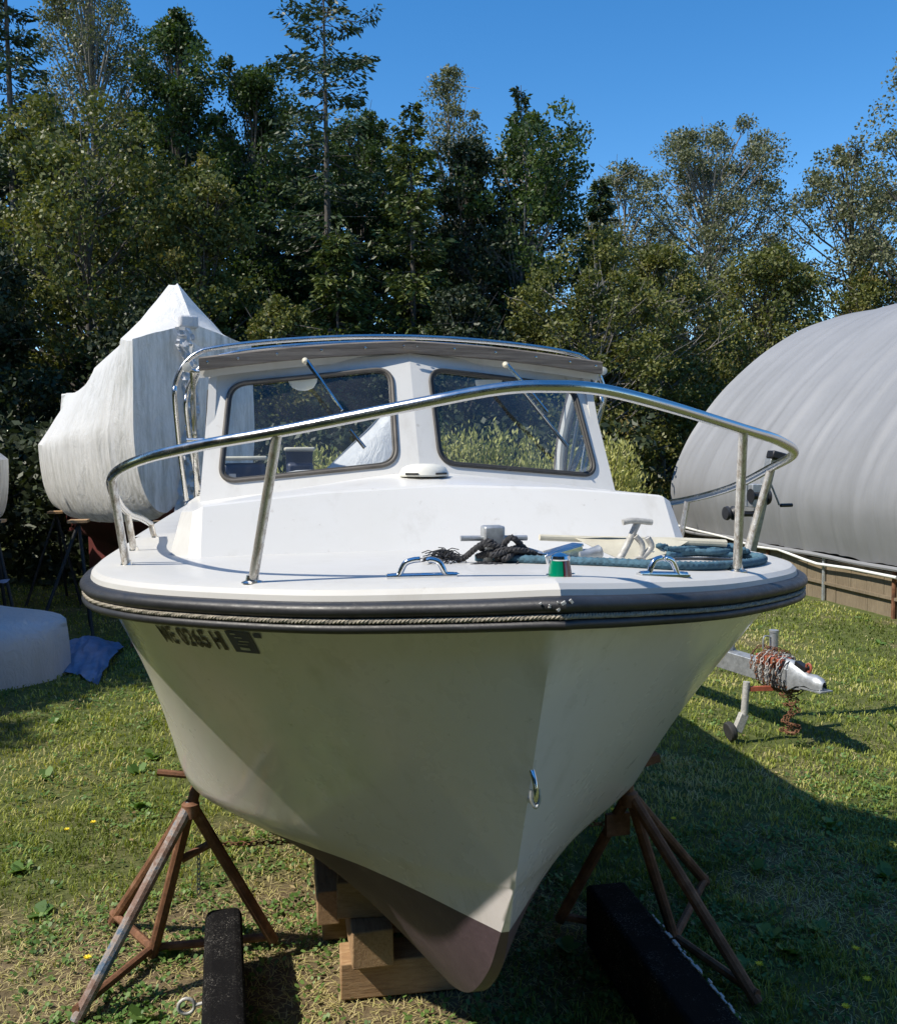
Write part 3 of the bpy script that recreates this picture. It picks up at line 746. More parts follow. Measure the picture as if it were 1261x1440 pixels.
for x_, y_, z_, r_c in ((.085, .118, 1.716, .007), (.078, .112, 1.708, .005), (.045, .105, 1.71, .006), (.050, .103, 1.702, .004), (.10, .128, 1.712, .004)):
    obj('rust_spot', MB().lathe([(r_c, 0), (r_c*.8, .0015), (.001, .002)], (x_, y_, z_), 9, Matrix.Rotation(math.radians(62), 3, 'X'), scale=(1, 1.7, 1)), 'red_paint', deck)
for fx, fy in ((-.315, .33), (-.16, .29), (.268, .258), (.393, .28), (.02, .19), (.085, .205)):
    obj('screw_head', MB().lathe([(.0042, 0), (.0038, .002), (.001, .0028)], (fx, fy, dk(fx, fy)+.006), 8), 'steel', deck)
# registration on the starboard bow, mapped onto the topsides
def s_to_t(s):
    lo, hi = 0, .6
    for _ in range(30):
        mid = (lo+hi)/2
        if crv(SH, mid)[1] < s: lo = mid
        else: hi = mid
    return lo
def hull_pt(dist, down, off=.0025):
    """dist metres measured aft along the sheer, down metres below it"""
    acc = 0; t = 0; pr = crv(SH, 0)
    while acc < dist and t < .9:
        t += .002; q = crv(SH, t); acc += float(np.linalg.norm(q-pr)); pr = q
    a = topside(t, 0); b = topside(t, 1); v = down/np.linalg.norm(b-a); p = topside(t, v)
    e1 = topside(t+.004, v)-topside(t-.004, v); e2 = topside(t, v+.01)-topside(t, v-.01)
    n = np.cross(e1, e2); n /= np.linalg.norm(n)
    if n[0] < 0: n = -n
    p = p+n*off; return Vector((-p[0], p[1], p[2]))
def text_mesh(s, size):
    cu = bpy.data.curves.new('txt', 'FONT'); cu.body = s; cu.size = size; cu.offset = size*.026; cu.space_character = 1.06; cu.resolution_u = 3
    o = bpy.data.objects.new('txt', cu); COL.objects.link(o); dg = bpy.context.evaluated_depsgraph_get(); dg.update()
    me = bpy.data.meshes.new_from_object(o.evaluated_get(dg)); bpy.data.objects.remove(o); return me
def map_text(name, s, size, d_aft, down_base, mat, parent, width=None, off=.0028):
    me = text_mesh(s, size); bm = bmesh.new(); bm.from_mesh(me)
    bmesh.ops.triangulate(bm, faces=bm.faces); bmesh.ops.subdivide_edges(bm, edges=[e for e in bm.edges if e.calc_length() > .02], cuts=2)
    xs = [v.co.x for v in bm.verts]; x0, x1 = min(xs), max(xs); k = (width/(x1-x0)) if width else 1
    O = ORG[parent]
    for v in bm.verts: v.co = hull_pt(d_aft-(v.co.x-x0)*k, down_base-v.co.y, off)-O
    bm.to_mesh(me); bm.free(); return finish(name, me, mat, parent)
map_text('registration_number', 'ME 0265 H', .086, 1.085, .168, 'decal_black', hull, .235)
def hull_patch(name, d0, d1, z0, z1, mat, off):
    rows = [[hull_pt(d0+(d1-d0)*i/6, z0+(z1-z0)*j/3, off) for j in range(4)] for i in range(7)]
    return obj(name, MB().grid(rows), mat, hull, smooth=True, recalc=False)
hull_patch('registration_sticker', .828, .745, .100, .172, 'decal_blue', .0028)
for d0, d1, z0, z1 in ((.81, .79, .106, .110), (.805, .775, .118, .121), (.79, .765, .130, .133), (.80, .768, .141, .143), (.80, .77, .153, .162)):
    hull_patch('sticker_print', d0, d1, z0, z1, 'decal_white', .0040)
hull_patch('sticker_code', .735, .718, .102, .116, 'decal_blue', .0030)

# ------------------------------------------------------------------ loose gear on the foredeck
b = MB(); rr = random.Random(3)
def tangle(cx, cy, rx, ry, h, n, seed):
    r_ = random.Random(seed); out = []
    for i in range(n):
        a = i*2.1+r_.uniform(-.5, .5); k = r_.uniform(.25, 1)
        x = cx+rx*k*math.cos(a); y = cy+ry*k*math.sin(a); out.append((x, y, dk(x, y)+.008+h*(1-k*.8)*r_.uniform(.2, 1)))
    return out
p1 = spline(tangle(.045, .63, .085, .05, .085, 22, 5), 6)
rope = obj('dark_rope', laid_rope(p1, .008, .03, .006, 3, 5), 'rope_dark', None, (.03, .63, 1.69), sharp=60, recalc=False)
tag(rope, 'tangled black rope heaped against the mooring post on the foredeck', 'rope')
p2 = spline(ondeck([(-.125, .665, .0), (-.10, .65, .012), (-.07, .655, .0), (-.03, .63, .035), (.0, .62, .05), (.03, .625, .03), (.055, .61, .06), (.09, .62, .035), (.11, .61, .0), (.14, .605, .0)], .009), 7)
obj('frayed_end', laid_rope(p2, .009, .034, .006, 3, 5), 'rope_dark', rope, sharp=60, recalc=False)
fr = MB()
for _ in range(60):
    a = Vector((-.10+random.gauss(0, .02), .655+random.gauss(0, .015), 1.712+random.random()*.03)); d = Vector((random.gauss(-.03, .025), random.gauss(0, .02), random.gauss(-.004, .010)))
    q = a+d; q.z = max(q.z, 1.708); fr.tube([a, a+d*.5+Vector((0, 0, .006)), q], .0016, 4)
for _ in range(25):
    a = Vector((.0+random.gauss(0, .02), .60+random.gauss(0, .01), 1.712)); d = Vector((random.gauss(-.02, .02), random.gauss(-.02, .015), 0)); fr.tube([a, a+d+Vector((0, 0, -.004))], .002, 4)
tag(obj('loose_strands', fr, 'rope_dark', rope, recalc=False), kind='stuff')
def braided(path, r):
    P = resample(path, .004); b = MB(); k = 12; rows = []
    T0 = None; vs = []
    for i, p in enumerate(P):
        d = (P[min(i+1, len(P)-1)]-P[max(i-1, 0)]).normalized(); u = d.cross(Vector((0, 0, 1))); u = u.normalized() if u.length > .05 else Vector((1, 0, 0)); w = u.cross(d)
        row = []
        for j in range(k+1):
            a = 2*math.pi*j/k; rr_ = r*(1+.16*(1 if (j+i//2) % 2 else -1)*(.5+.5*math.cos(i*math.pi/2)))
            row.append(p+(u*math.cos(a)+w*math.sin(a))*rr_)
        rows.append(row)
    return b.grid(rows)
blue = obj('blue_line', braided(spline(ondeck([(-.02, .685, 0), (.03, .64, 0), (.10, .585, 0), (.20, .515, 0), (.30, .455, 0), (.38, .405, 0), (.46, .40, 0), (.55, .43, 0), (.65, .49, 0), (.76, .58, 0), (.84, .69, 0), (.80, .78, .004)], .0105), 8), .0115), 'rope_blue', None, (.3, .5, 1.69), sharp=70, recalc=False)
tag(blue, 'blue braided dock line laid across the foredeck to the right edge', 'rope')
b = MB(); r_ = random.Random(12)
heap = []
for i in range(64):
    u = i/63; x = .62+.19*math.sin(i*1.9)*r_.uniform(.6, 1)+.03; y = .74+.07*math.cos(i*2.6)*r_.uniform(.5, 1)+(x-.6)*.1; heap.append((x, y, dk(x, y)+.011+.022*(i/63)+r_.uniform(0, .012)))
bh = obj('blue_coil', braided(spline(heap, 6), .0078), 'rope_blue', None, (.63, .75, 1.67), sharp=70, recalc=False)
tag(bh, 'loose heap of blue rope lying beside the right bow stanchion', 'rope')
# bow roller / stem fitting
rl = thing('anchor_roller', 'chrome stem roller fitting lying loose on the deck beside the anchor', 'deck fitting', (.19, .62, 1.70))
obj('cheek_plate', MB().box((.185, .585, 1.742), (.115, .055, .008), Matrix.Rotation(-.20, 3, 'Y') @ Matrix.Rotation(.20, 3, 'Z')).box((.187, .556, 1.728), (.115, .005, .030), Matrix.Rotation(-.20, 3, 'Y') @ Matrix.Rotation(.20, 3, 'Z')), 'chrome', rl, bevel=.003)
obj('roller_drum', MB().lathe([(.014, -.035), (.020, -.03), (.015, 0), (.020, .03), (.014, .035)], (.262, .575, 1.728), 14, Matrix.Rotation(1.4, 3, 'Y')), 'galv', rl)
obj('roller_axle', MB().tube([(.12, .67, 1.735), (.16, .66, 1.722)], .006, 8), 'galv', rl)
# anchor with flat cream fluke plate and galvanised shank
an = thing('anchor', 'galvanised boat anchor with cream fluke plate and long stock lying on the foredeck', 'anchor', (.38, .66, 1.69))
obj('stock', MB().tube([(.17, .72, 1.762), (.31, .72, 1.753), (.58, .722, 1.738), (.74, .72, 1.727)], [.009, .0095, .012, .0115], 10), 'cream', an)
fl = MB()
poly = [(.27, .71, 1.757), (.36, .705, 1.758), (.50, .705, 1.750), (.62, .71, 1.738), (.53, .675, 1.706), (.46, .66, 1.692), (.38, .66, 1.700), (.31, .69, 1.735)]
fl.prism(poly, (.0, .012, .004)); obj('fluke_plate', fl, 'cream', an, bevel=.003)
sk = MB(); sk.tube(spline([(.335, .60, 1.695), (.36, .60, 1.712), (.385, .61, 1.745), (.405, .61, 1.785), (.415, .61, 1.805)], 5), [.010]*21, 10)
sk.tube(spline([(.37, .605, 1.808), (.40, .605, 1.812), (.455, .605, 1.806)], 4), .0085, 8)
sk.tube(spline([(.405, .60, 1.77), (.425, .60, 1.745), (.42, .60, 1.71), (.40, .60, 1.695)], 4), .008, 8); sk.tube(spline([(.44, .60, 1.765), (.452, .60, 1.74), (.435, .60, 1.72), (.41, .60, 1.70)], 4), .009, 8)
obj('shank', sk, 'galv_pale', an, sharp=60)
sh = MB(); 
for q, (x, y, a) in enumerate([(.30, .605, 0), (.325, .60, 1.2), (.355, .59, .3), (.385, .585, 1.1), (.41, .59, .2)]):
    c = Vector((x, y, 1.700)); pts = [c+Matrix.Rotation(a, 3, 'X') @ Vector((.019*math.cos(t_), 0, .012*math.sin(t_))) for t_ in [j*math.pi/5 for j in range(10)]]; sh.tube(pts, .0045, 6, closed=True)
obj('anchor_chain', sh, 'galv_pale', an, sharp=60)

# ------------------------------------------------------------------ boat stands
def stand(loc, label, feet, top, apex, bars, mats, group='rusty tripod stands propping the boat'):
    r = thing('boat_stand', label, 'boat stand', loc, group)
    obj('screw_post', MB().tube([apex, top], .021, 10), 'rust', r)
    obj('foot_ring', MB().lathe([(.034, -.03), (.034, .02), (.02, .03)], apex, 12), 'rust', r)
    for f, mt in zip(feet, mats): obj('leg', MB().tube([Vector(apex)+Vector((0, 0, .02)), f], .0225, 10), mt, r)
    for a_, b_ in bars: obj('base_bar', MB().tube([a_, b_], .017, 8), 'rust', r)
    return r
F = [(-1.275, 1.56, .01), (-1.056, 1.918, .02), (-.584, 1.915, .02), (-1.25, 2.22, .02)]
st = stand((-.98, 1.85, 0), 'rusty boat stand left of the bow with one blue-flaked leg', F, (-.84, 1.84, .80), (-.885, 1.82, .64),
           [(F[0][:2]+(.05,), F[1][:2]+(.05,)), (F[1][:2]+(.05,), F[2][:2]+(.04,)), (F[3][:2]+(.06,), F[1][:2]+(.05,))], ['rustblue', 'rust', 'rust', 'rust'])
obj('top_pad', MB().box((-.83, 1.86, .80), (.13, .14, .02), Matrix.Rotation(.1, 3, 'Y')), 'rust', st)
obj('screw_handle', MB().tube([(-1.0, 1.80, .80), (-.80, 1.78, .77)], .014, 8).tube([(-.80, 1.78, .77), (-.68, 1.74, .715)], .011, 8), 'rust', st)
obj('chain_hook', MB().tube([(-.93, 1.87, .42), (-.80, 1.90, .47)], .017, 8), 'rust', st)
F = [(1.115, 1.13, .01), (.60, 1.81, .02), (1.00, 1.55, .02), (1.36, 1.98, .02)]
s2 = stand((.95, 1.6, 0), 'dark rusty boat stand in the shade right of the bow', F, (.80, 1.58, .78), (.815, 1.585, .62),
           [(F[1][:2]+(.04,), F[2][:2]+(.04,)), (F[0][:2]+(.04,), F[2][:2]+(.04,)), (F[3][:2]+(.04,), F[2][:2]+(.04,))], ['rust']*4)
obj('top_pad', MB().box((.80, 1.58, .785), (.2, .2, .03), Matrix.Rotation(-.25, 3, 'Y')), 'rust', s2)
obj('brace_plate', MB().box((.78, 1.62, .50), (.10, .02, .09)), 'rust', s2)
def chain(path, r, w, mat='galv'):
    P = resample(path, r*2.6); b = MB()
    for i, p in enumerate(P):
        d = (P[min(i+1, len(P)-1)]-P[max(i-1, 0)]).normalized(); u = d.orthogonal().normalized()
        if i % 2: u = d.cross(u)
        pts = [p+d*(r*1.6*math.cos(t_))+u*(r*math.sin(t_)) for t_ in [j*math.pi/4 for j in range(8)]]; b.tube(pts, w, 5, closed=True)
    return b
c1 = obj('stand_chain', chain(spline([(-.80, 1.9, .455), (-.55, 1.88, .446), (-.40, 1.9, .447), (-.05, 1.9, .445), (.3, 1.8, .47), (.78, 1.62, .5)], 8), .0095, .003), 'rust', None, (-.1, 1.8, .45), recalc=False)
tag(c1, 'thin rusty chain stretched under the keel between the two stands', 'chain')
c2 = obj('hanging_chain', chain([Vector((-.865, 1.88, .44)), Vector((-.87, 1.89, .26))], .008, .0025), 'galv', st, recalc=False)

# ------------------------------------------------------------------ timber cribbing
def beam(a, b, w, h, mat, label, group='sawn beams of the crib under the keel'):
    c = (Vector(a)+Vector(b))/2
    o = obj('timber_block', MB().bar(a, b, w, h), mat, None, (c.x, c.y, c.z-h/2), bevel=.006); tag(o, label, 'timber block', group); return o
beam((-.345, 1.56, .07), (.16, 1.53, .07), .15, .14, 'beam', 'bottom crossbeam on the grass at the front of the wood crib under the bow')
beam((-.385, 1.98, .07), (.38, 1.95, .07), .15, .14, 'beam', 'rear bottom crossbeam of the wood crib under the keel')
beam((-.235, 1.43, .212), (-.225, 2.10, .212), .15, .14, 'beam_y', 'square beam pointing at the viewer, its sawn end sunlit, on the left of the crib')
beam((.06, 1.58, .212), (.07, 2.10, .212), .15, .14, 'beam_y', 'shaded lengthwise beam on the right of the wood crib')
beam((-.37, 1.76, .212), (-.36, 2.15, .212), .09, .14, 'beam_y', 'short narrow block at the left edge of the wood crib')
beam((-.345, 1.60, .355), (-.04, 1.56, .355), .14, .14, 'beam', 'third-layer beam with long grain face left of the keel')
beam((-.37, 1.70, .475), (-.10, 1.68, .475), .13, .095, 'beam', 'topmost thin beam wedged against the hull left of the keel')
beam((.08, 1.66, .355), (.36, 1.66, .355), .14, .14, 'beam', 'third-layer beam right of the keel in the shade')

# ------------------------------------------------------------------ carpeted bunks
b1 = obj('carpeted_bunk', MB().bar((-.722, .55, .14), (-.772, 1.80, .13), .138, .24), 'carpet', None, (-.75, 1.2, .01), bevel=.03); tag(b1, 'black carpeted trailer bunk with lint and an eye bolt, left of the bow', 'trailer bunk', None)
eb = MB(); pts = [Vector((-.872+.026*math.cos(a), 1.28, .185+.026*math.sin(a))) for a in [i*math.pi/8 for i in range(16)]]
eb.tube(pts, .0062, 8, closed=True); eb.tube([(-.846, 1.28, .185), (-.80, 1.28, .19)], .006, 8)
obj('eye_bolt', eb, 'galv_pale', b1, sharp=60)
b2 = obj('carpeted_bunk', MB().bar((.72, .35, .14), (.735, 1.64, .13), .17, .25), 'carpet', None, (.73, 1.0, .01), bevel=.02); tag(b2, 'black carpeted trailer bunk with white worn edge, in the shade right of the bow', 'trailer bunk', None)
wb = MB()
for _ in range(46):
    u = random.random()**.8; y = .6+u*.75; s_ = random.uniform(.003, .010)*(1 if random.random() < .7 else 1.7)
    wb.box((.80+random.gauss(0, .004)+.004, y, .262+random.gauss(0, .002)), (s_*.8, s_*2.2, .004))
tag(obj('worn_fibre', wb, 'decal_white', b2), kind='stuff')

# ------------------------------------------------------------------ boat trailer at the right
tz = .46
tl = thing('boat_trailer', 'galvanised boat trailer tongue with winch post and chain-wrapped coupler on the grass', 'trailer', (2.75, 4.2, 0))
obj('tongue', MB().bar((2.86, 3.62, tz), (2.30, 6.2, tz), .11, .135), 'galv', tl, bevel=.004)
obj('cross_frame', MB().bar((1.5, 6.2, tz), (3.1, 6.2, tz), .08, .1).bar((1.55, 6.2, tz), (1.55, 9.2, tz), .08, .1).bar((3.05, 6.2, tz), (3.05, 9.2, tz), .08, .1).tube([(1.3, 8.2, .32), (3.3, 8.2, .32)], .03, 8), 'galv', tl)
for x in (1.3, 3.3): 
    w = obj('wheel', MB().lathe([(.17, -.09), (.30, -.09), (.32, -.06), (.32, .06), (.30, .09), (.17, .09)], (x, 8.2, .32), 28, Matrix.Rotation(math.pi/2, 3, 'Y')), 'tyre', tl)
    obj('rim', MB().lathe([(.03, -.05), (.165, -.07), (.165, .07), (.03, .05)], (x, 8.2, .32), 20, Matrix.Rotation(math.pi/2, 3, 'Y')), 'galv', w)
# coupler
cp = MB(); tip = Vector((2.975, 3.22, .50)); D = (Vector((2.86, 3.62, 0))-Vector((2.30, 6.2, 0))).normalized(); S = Vector((D.y, -D.x, 0))
def tp(f, s, z): return Vector((2.86, 3.62, tz))+D*f+S*s+Vector((0, 0, z))
rows = []
for f, w, h0, h1 in ((-.10, .062, -.075, .13), (.0, .06, -.075, .125), (.07, .052, -.03, .095), (.14, .044, -.012, .065), (.19, .050, -.018, .068), (.235, .044, -.018, .058), (.262, .02, -.01, .035)):
    pr_ = []
    for j in range(13):
        a = math.pi*j/12; pr_.append(tp(f, w*math.cos(a), h0+(h1-h0)*math.sin(a)**.7))
    rows.append(pr_)
cp.grid(rows); cp.prism([tp(.255, -.03, -.024), tp(.255, .03, -.024), tp(-.1, .055, -.08), tp(-.1, -.055, -.08)], (0, 0, .012))
obj('coupler', cp, 'galv', tl, sharp=50)
obj('coupler_lip', MB().bar(tp(.10, 0, -.03), tp(.28, 0, -.024), .11, .009), 'galv', tl)
obj('latch', MB().bar(tp(.03, 0, .115), tp(.12, 0, .085), .045, .03), 'black', tl)
obj('padlock', MB().tube([tp(.13+.02*math.cos(a), .0, .10+.028*math.sin(a)) for a in [i*math.pi/6 for i in range(12)]], .009, 8, closed=True), 'red_paint', tl)
obj('actuator', MB().box(tp(-.17, 0, .085), (.12, .24, .07), Matrix.Rotation(math.atan2(-D.x, D.y), 3, 'Z')), 'red_paint', tl, bevel=.006)
jk = MB(); jk.tube([tp(-.26, -.075, -.03), tp(-.26, -.075, .26)], .030, 12); jk.tube([tp(-.26, -.075, .26), tp(-.26, -.075, .275)], .033, 12)
obj('jack_tube', jk, 'galv', tl, sharp=50)
obj('jack_handle', MB().tube(spline([tp(-.26, -.04, .23), tp(-.26, .0, .24), tp(-.26, .02, .22), tp(-.26, .02, .15)], 3), .006, 6), 'galv', tl)
# the swing jack with its wheel sitting on the grass
jl = MB(); jl.tube([tp(-.22, .20, -.05), tp(-.22, .22, -.28)], .024, 12)
obj('jack_leg', jl, 'galv_pale', tl); obj('pivot_arm', MB().bar(tp(-.12, .02, -.09), tp(-.22, .20, -.10), .03, .03), 'red_paint', tl)
jw = tp(-.26, .30, -.38); jw.z = .068
ww = obj('jack_wheel', MB().lathe([(.02, -.022), (.058, -.022), (.066, -.012), (.066, .012), (.058, .022), (.02, .022)], jw, 22, Matrix.Rotation(math.radians(78), 3, 'Y') @ Matrix.Rotation(0, 3, 'Z')), 'tyre', tl)
obj('wheel_fork', MB().bar(jw+Vector((.035, -.02, -.0)), tp(-.22, .22, -.27), .045, .06), 'galv_pale', tl, bevel=.006)
# chains wound round the tongue and hanging
def coil(n, f0, f1, rx, rz, zc, seed):
    r_ = random.Random(seed); P_ = []
    for i in range(n*8+1):
        a = 2*math.pi*i/8; f = f0+(f1-f0)*i/(n*8)+r_.uniform(-.01, .01); P_.append(tp(f, (rx+r_.uniform(0, .012))*math.cos(a), zc+(rz+r_.uniform(0, .015))*math.sin(a)))
    return spline(P_, 3)
obj('safety_chain', chain(coil(5, -.26, -.02, .085, .12, .02, 1), .010, .0034), 'galv_pale', tl, recalc=False)
obj('rusty_chain', chain(coil(4, -.30, -.05, .088, .13, .03, 2), .010, .0034), 'rust', tl, recalc=False)
hang = []
for i in range(18): hang.append(tp(-.01+.05*math.sin(i*1.7), .02+.05*math.cos(i*2.3), -.05-.022*i if i < 14 else -.36))
for i in range(10): hang.append(tp(.0+.04*math.sin(i*1.3+1), .0+.04*math.cos(i*2.9), -.36+.030*i))
obj('hanging_chain', chain(spline(hang, 4), .0105, .0036), 'rust', tl, recalc=False)
obj('brake_cable', MB().tube(coil(4, -.12, .02, .098, .105, -.0, 5), .0045, 6), 'black', tl, recalc=False)
# winch post
wp0 = Vector((2.72, 4.25, .50)); wp1 = Vector((2.86, 3.92, 1.93))
obj('winch_post', MB().bar(wp0, wp1, .05, .075, up=(0, 1, 0)), 'galv', tl, bevel=.004)
obj('post_bracket', MB().box((2.70, 4.32, .56), (.16, .16, .12)).box((2.70, 4.32, .52), (.24, .05, .01)), 'galv', tl)
obj('post_cap', MB().box((2.885, 3.90, 1.945), (.11, .09, .055), Matrix.Rotation(.25, 3, 'Y')), 'black', tl, bevel=.01)
wn = obj('winch', MB().box((2.775, 4.00, 1.67), (.09, .12, .16)), 'galv', tl, bevel=.004)
obj('winch_drum', MB().lathe([(.05, -.04), (.05, -.036), (.028, -.03), (.028, .03), (.05, .036), (.05, .04)], (2.76, 3.95, 1.67), 16, Matrix.Rotation(math.pi/2, 3, 'Y')), 'black', wn)
obj('gear_cover', MB().lathe([(.002, -.01), (.055, -.01), (.06, 0), (.055, .012), (.002, .012)], (2.86, 3.98, 1.66), 18, Matrix.Rotation(math.pi/2, 3, 'Y')), 'black', wn)
obj('crank', MB().tube([(2.87, 3.98, 1.80), (2.955, 3.98, 1.615), (2.96, 3.98, 1.60)], .0075, 8), 'galv', wn)
obj('crank_grip', MB().lathe([(.004, 0), (.013, .006), (.013, .095), (.006, .10)], (2.965, 3.98, 1.597), 12, Matrix.Rotation(math.pi/2, 3, 'Y')), 'black', wn)
obj('bow_roller_arm', MB().tube([(2.78, 4.0, 1.54), (2.63, 4.0, 1.545)], .02, 8), 'black', tl)
obj('bow_roller', MB().lathe([(.02, -.04), (.045, -.038), (.05, -.02), (.032, 0), (.05, .02), (.045, .038), (.02, .04)], (2.595, 4.0, 1.55), 18, Matrix.Rotation(math.pi/2, 3, 'Y')), 'rubber', tl)
obj('winch_strap', MB().tube(spline([(2.70, 4.0, 1.78), (2.66, 4.0, 1.62), (2.672, 4.0, 1.45), (2.668, 4.0, 1.2), (2.672, 4.0, .9)], 4), .006, 6).tube(spline([(2.70, 4.0, 1.76), (2.64, 3.99, 1.70), (2.645, 3.98, 1.58), (2.66, 4, 1.5)], 4), .004, 6), 'black', tl)

# ------------------------------------------------------------------ hoop house
HX, HY0, HY1, HW = 6.55, -3.0, 12.7, 5.6
hh = thing('hoop_house', 'long grey fabric-covered hoop house on low board walls behind the boat', 'hoop house', (12, 5, 0))
prof = [(6.52, .60), (6.40, 1.0), (6.36, 1.30), (6.42, 1.62), (6.60, 2.02), (6.86, 2.40), (7.32, 2.95), (7.91, 3.48), (8.40, 3.83), (8.87, 4.09), (9.4, 4.27), (9.86, 4.385), (10.74, 4.52), (11.6, 4.60), (12.2, 4.62)]
prof = [Vector((a, 0, b)) for a, b in prof]; prof = spline(prof, 4); full = prof+[Vector((24.4-p.x, 0, p.z)) for p in prof[-2::-1]]
ny = 330; rows = []
def hutoff(y, k, K):
    # slack cover: valleys between hoops, folds running down each bay
    bay = (y-12.7)/1.22; fr_ = bay-math.floor(bay); sag = -.06*math.sin(math.pi*fr_)**.45
    h = min(k, K-k)/(K/2)
    w = .020*nz(y*3.1+h*1.5, h*1.2, 1)+.016*nz(y*8+h*3, h*1.2, 5)+.03*max(0, nz(y*2.6+h*3.0, h*.9, 8)*1.6)
    return sag+w*(.4+1.3*(1-h))
for i in range(ny+1):
    y = HY1+(HY0-HY1)*i/ny; r = []
    for k_, p in enumerate(full):
        a = full[max(0, k_-1)]; b = full[min(len(full)-1, k_+1)]; d = (b-a).normalized(); n = Vector((-d.z, 0, d.x))
        r.append((p.x+n.x*hutoff(y, k_, len(full)), y, p.z+n.z*hutoff(y, k_, len(full))+(.012*math.sin(y*1.7) if k_ < 2 else 0)))
    rows.append(r)
obj('cover', MB().grid(rows), 'hut', hh, sharp=60)
for yy in (HY0, HY1): obj('end_wall', MB().add([(p.x, yy, p.z) for p in full]+[(17.8, yy, 0), (6.6, yy, 0)], [tuple(range(len(full)+2))]), 'hut', hh, smooth=False)
def sagz(y): return .60-.05*max(0, (8.5-y)/5)+.01*math.sin(y*1.9)
obj('hem_tube', MB().tube([(6.50, y, sagz(y)-.01+.01*math.sin(y*3)) for y in np.linspace(HY1, HY0, 60)], .028, 8), 'hut', hh)
obj('hem_tube', MB().tube([(17.9, y, .58) for y in (HY1, HY0)], .028, 8), 'hut', hh)
obj('batten_pipe', MB().tube([(6.485, y, z) for y, z in ((12.9, .66), (12, .625), (11, .60), (10.2, .545), (9.6, .565), (9.0, .50), (8.7, .475), (8.0, .50), (7.2, .50))], .019, 10), 'pvc', hh, sharp=60)
# base boards: two courses, each board its own piece
meshes = {}
y = HY1; idx = 0; r_ = random.Random(4)
bw_len = 1.22
while y > HY0:
    L = min(bw_len, y-HY0)
    for z0, z1, off in ((.245, .53, .0), (-.04, .215, .012)):
        n_ = 4; 
        for q in range(n_):
            l_ = L/n_; yc = y-l_*(q+.5)
            if z0 < 0 and q % 2: continue
            ll = l_*(2 if z0 < 0 else 1); yc2 = yc-(l_/2 if z0 < 0 else 0)
            obj('board', MB().box((6.58+off+r_.uniform(-.003, .003), yc2, (z0+z1)/2), (.024, ll-.008, z1-z0-r_.uniform(0, .01))), 'board', hh)
    y -= bw_len
obj('skirt_rail', MB().bar((6.56, HY1, .232), (6.56, HY0, .232), .05, .035), 'board', hh)
for i in range(12):
    yy = HY1-.1-i*1.32
    if yy < HY0: break
    obj('post', MB().tube([(6.545, yy, -.1), (6.545, yy, .56)], .024, 8), 'galv' if i % 2 else 'rust', hh)
for xx in (6.6, 17.8): pass
obj('far_base_wall', MB().box((17.85, (HY0+HY1)/2, .25), (.03, HY1-HY0, .6)), 'board', hh)

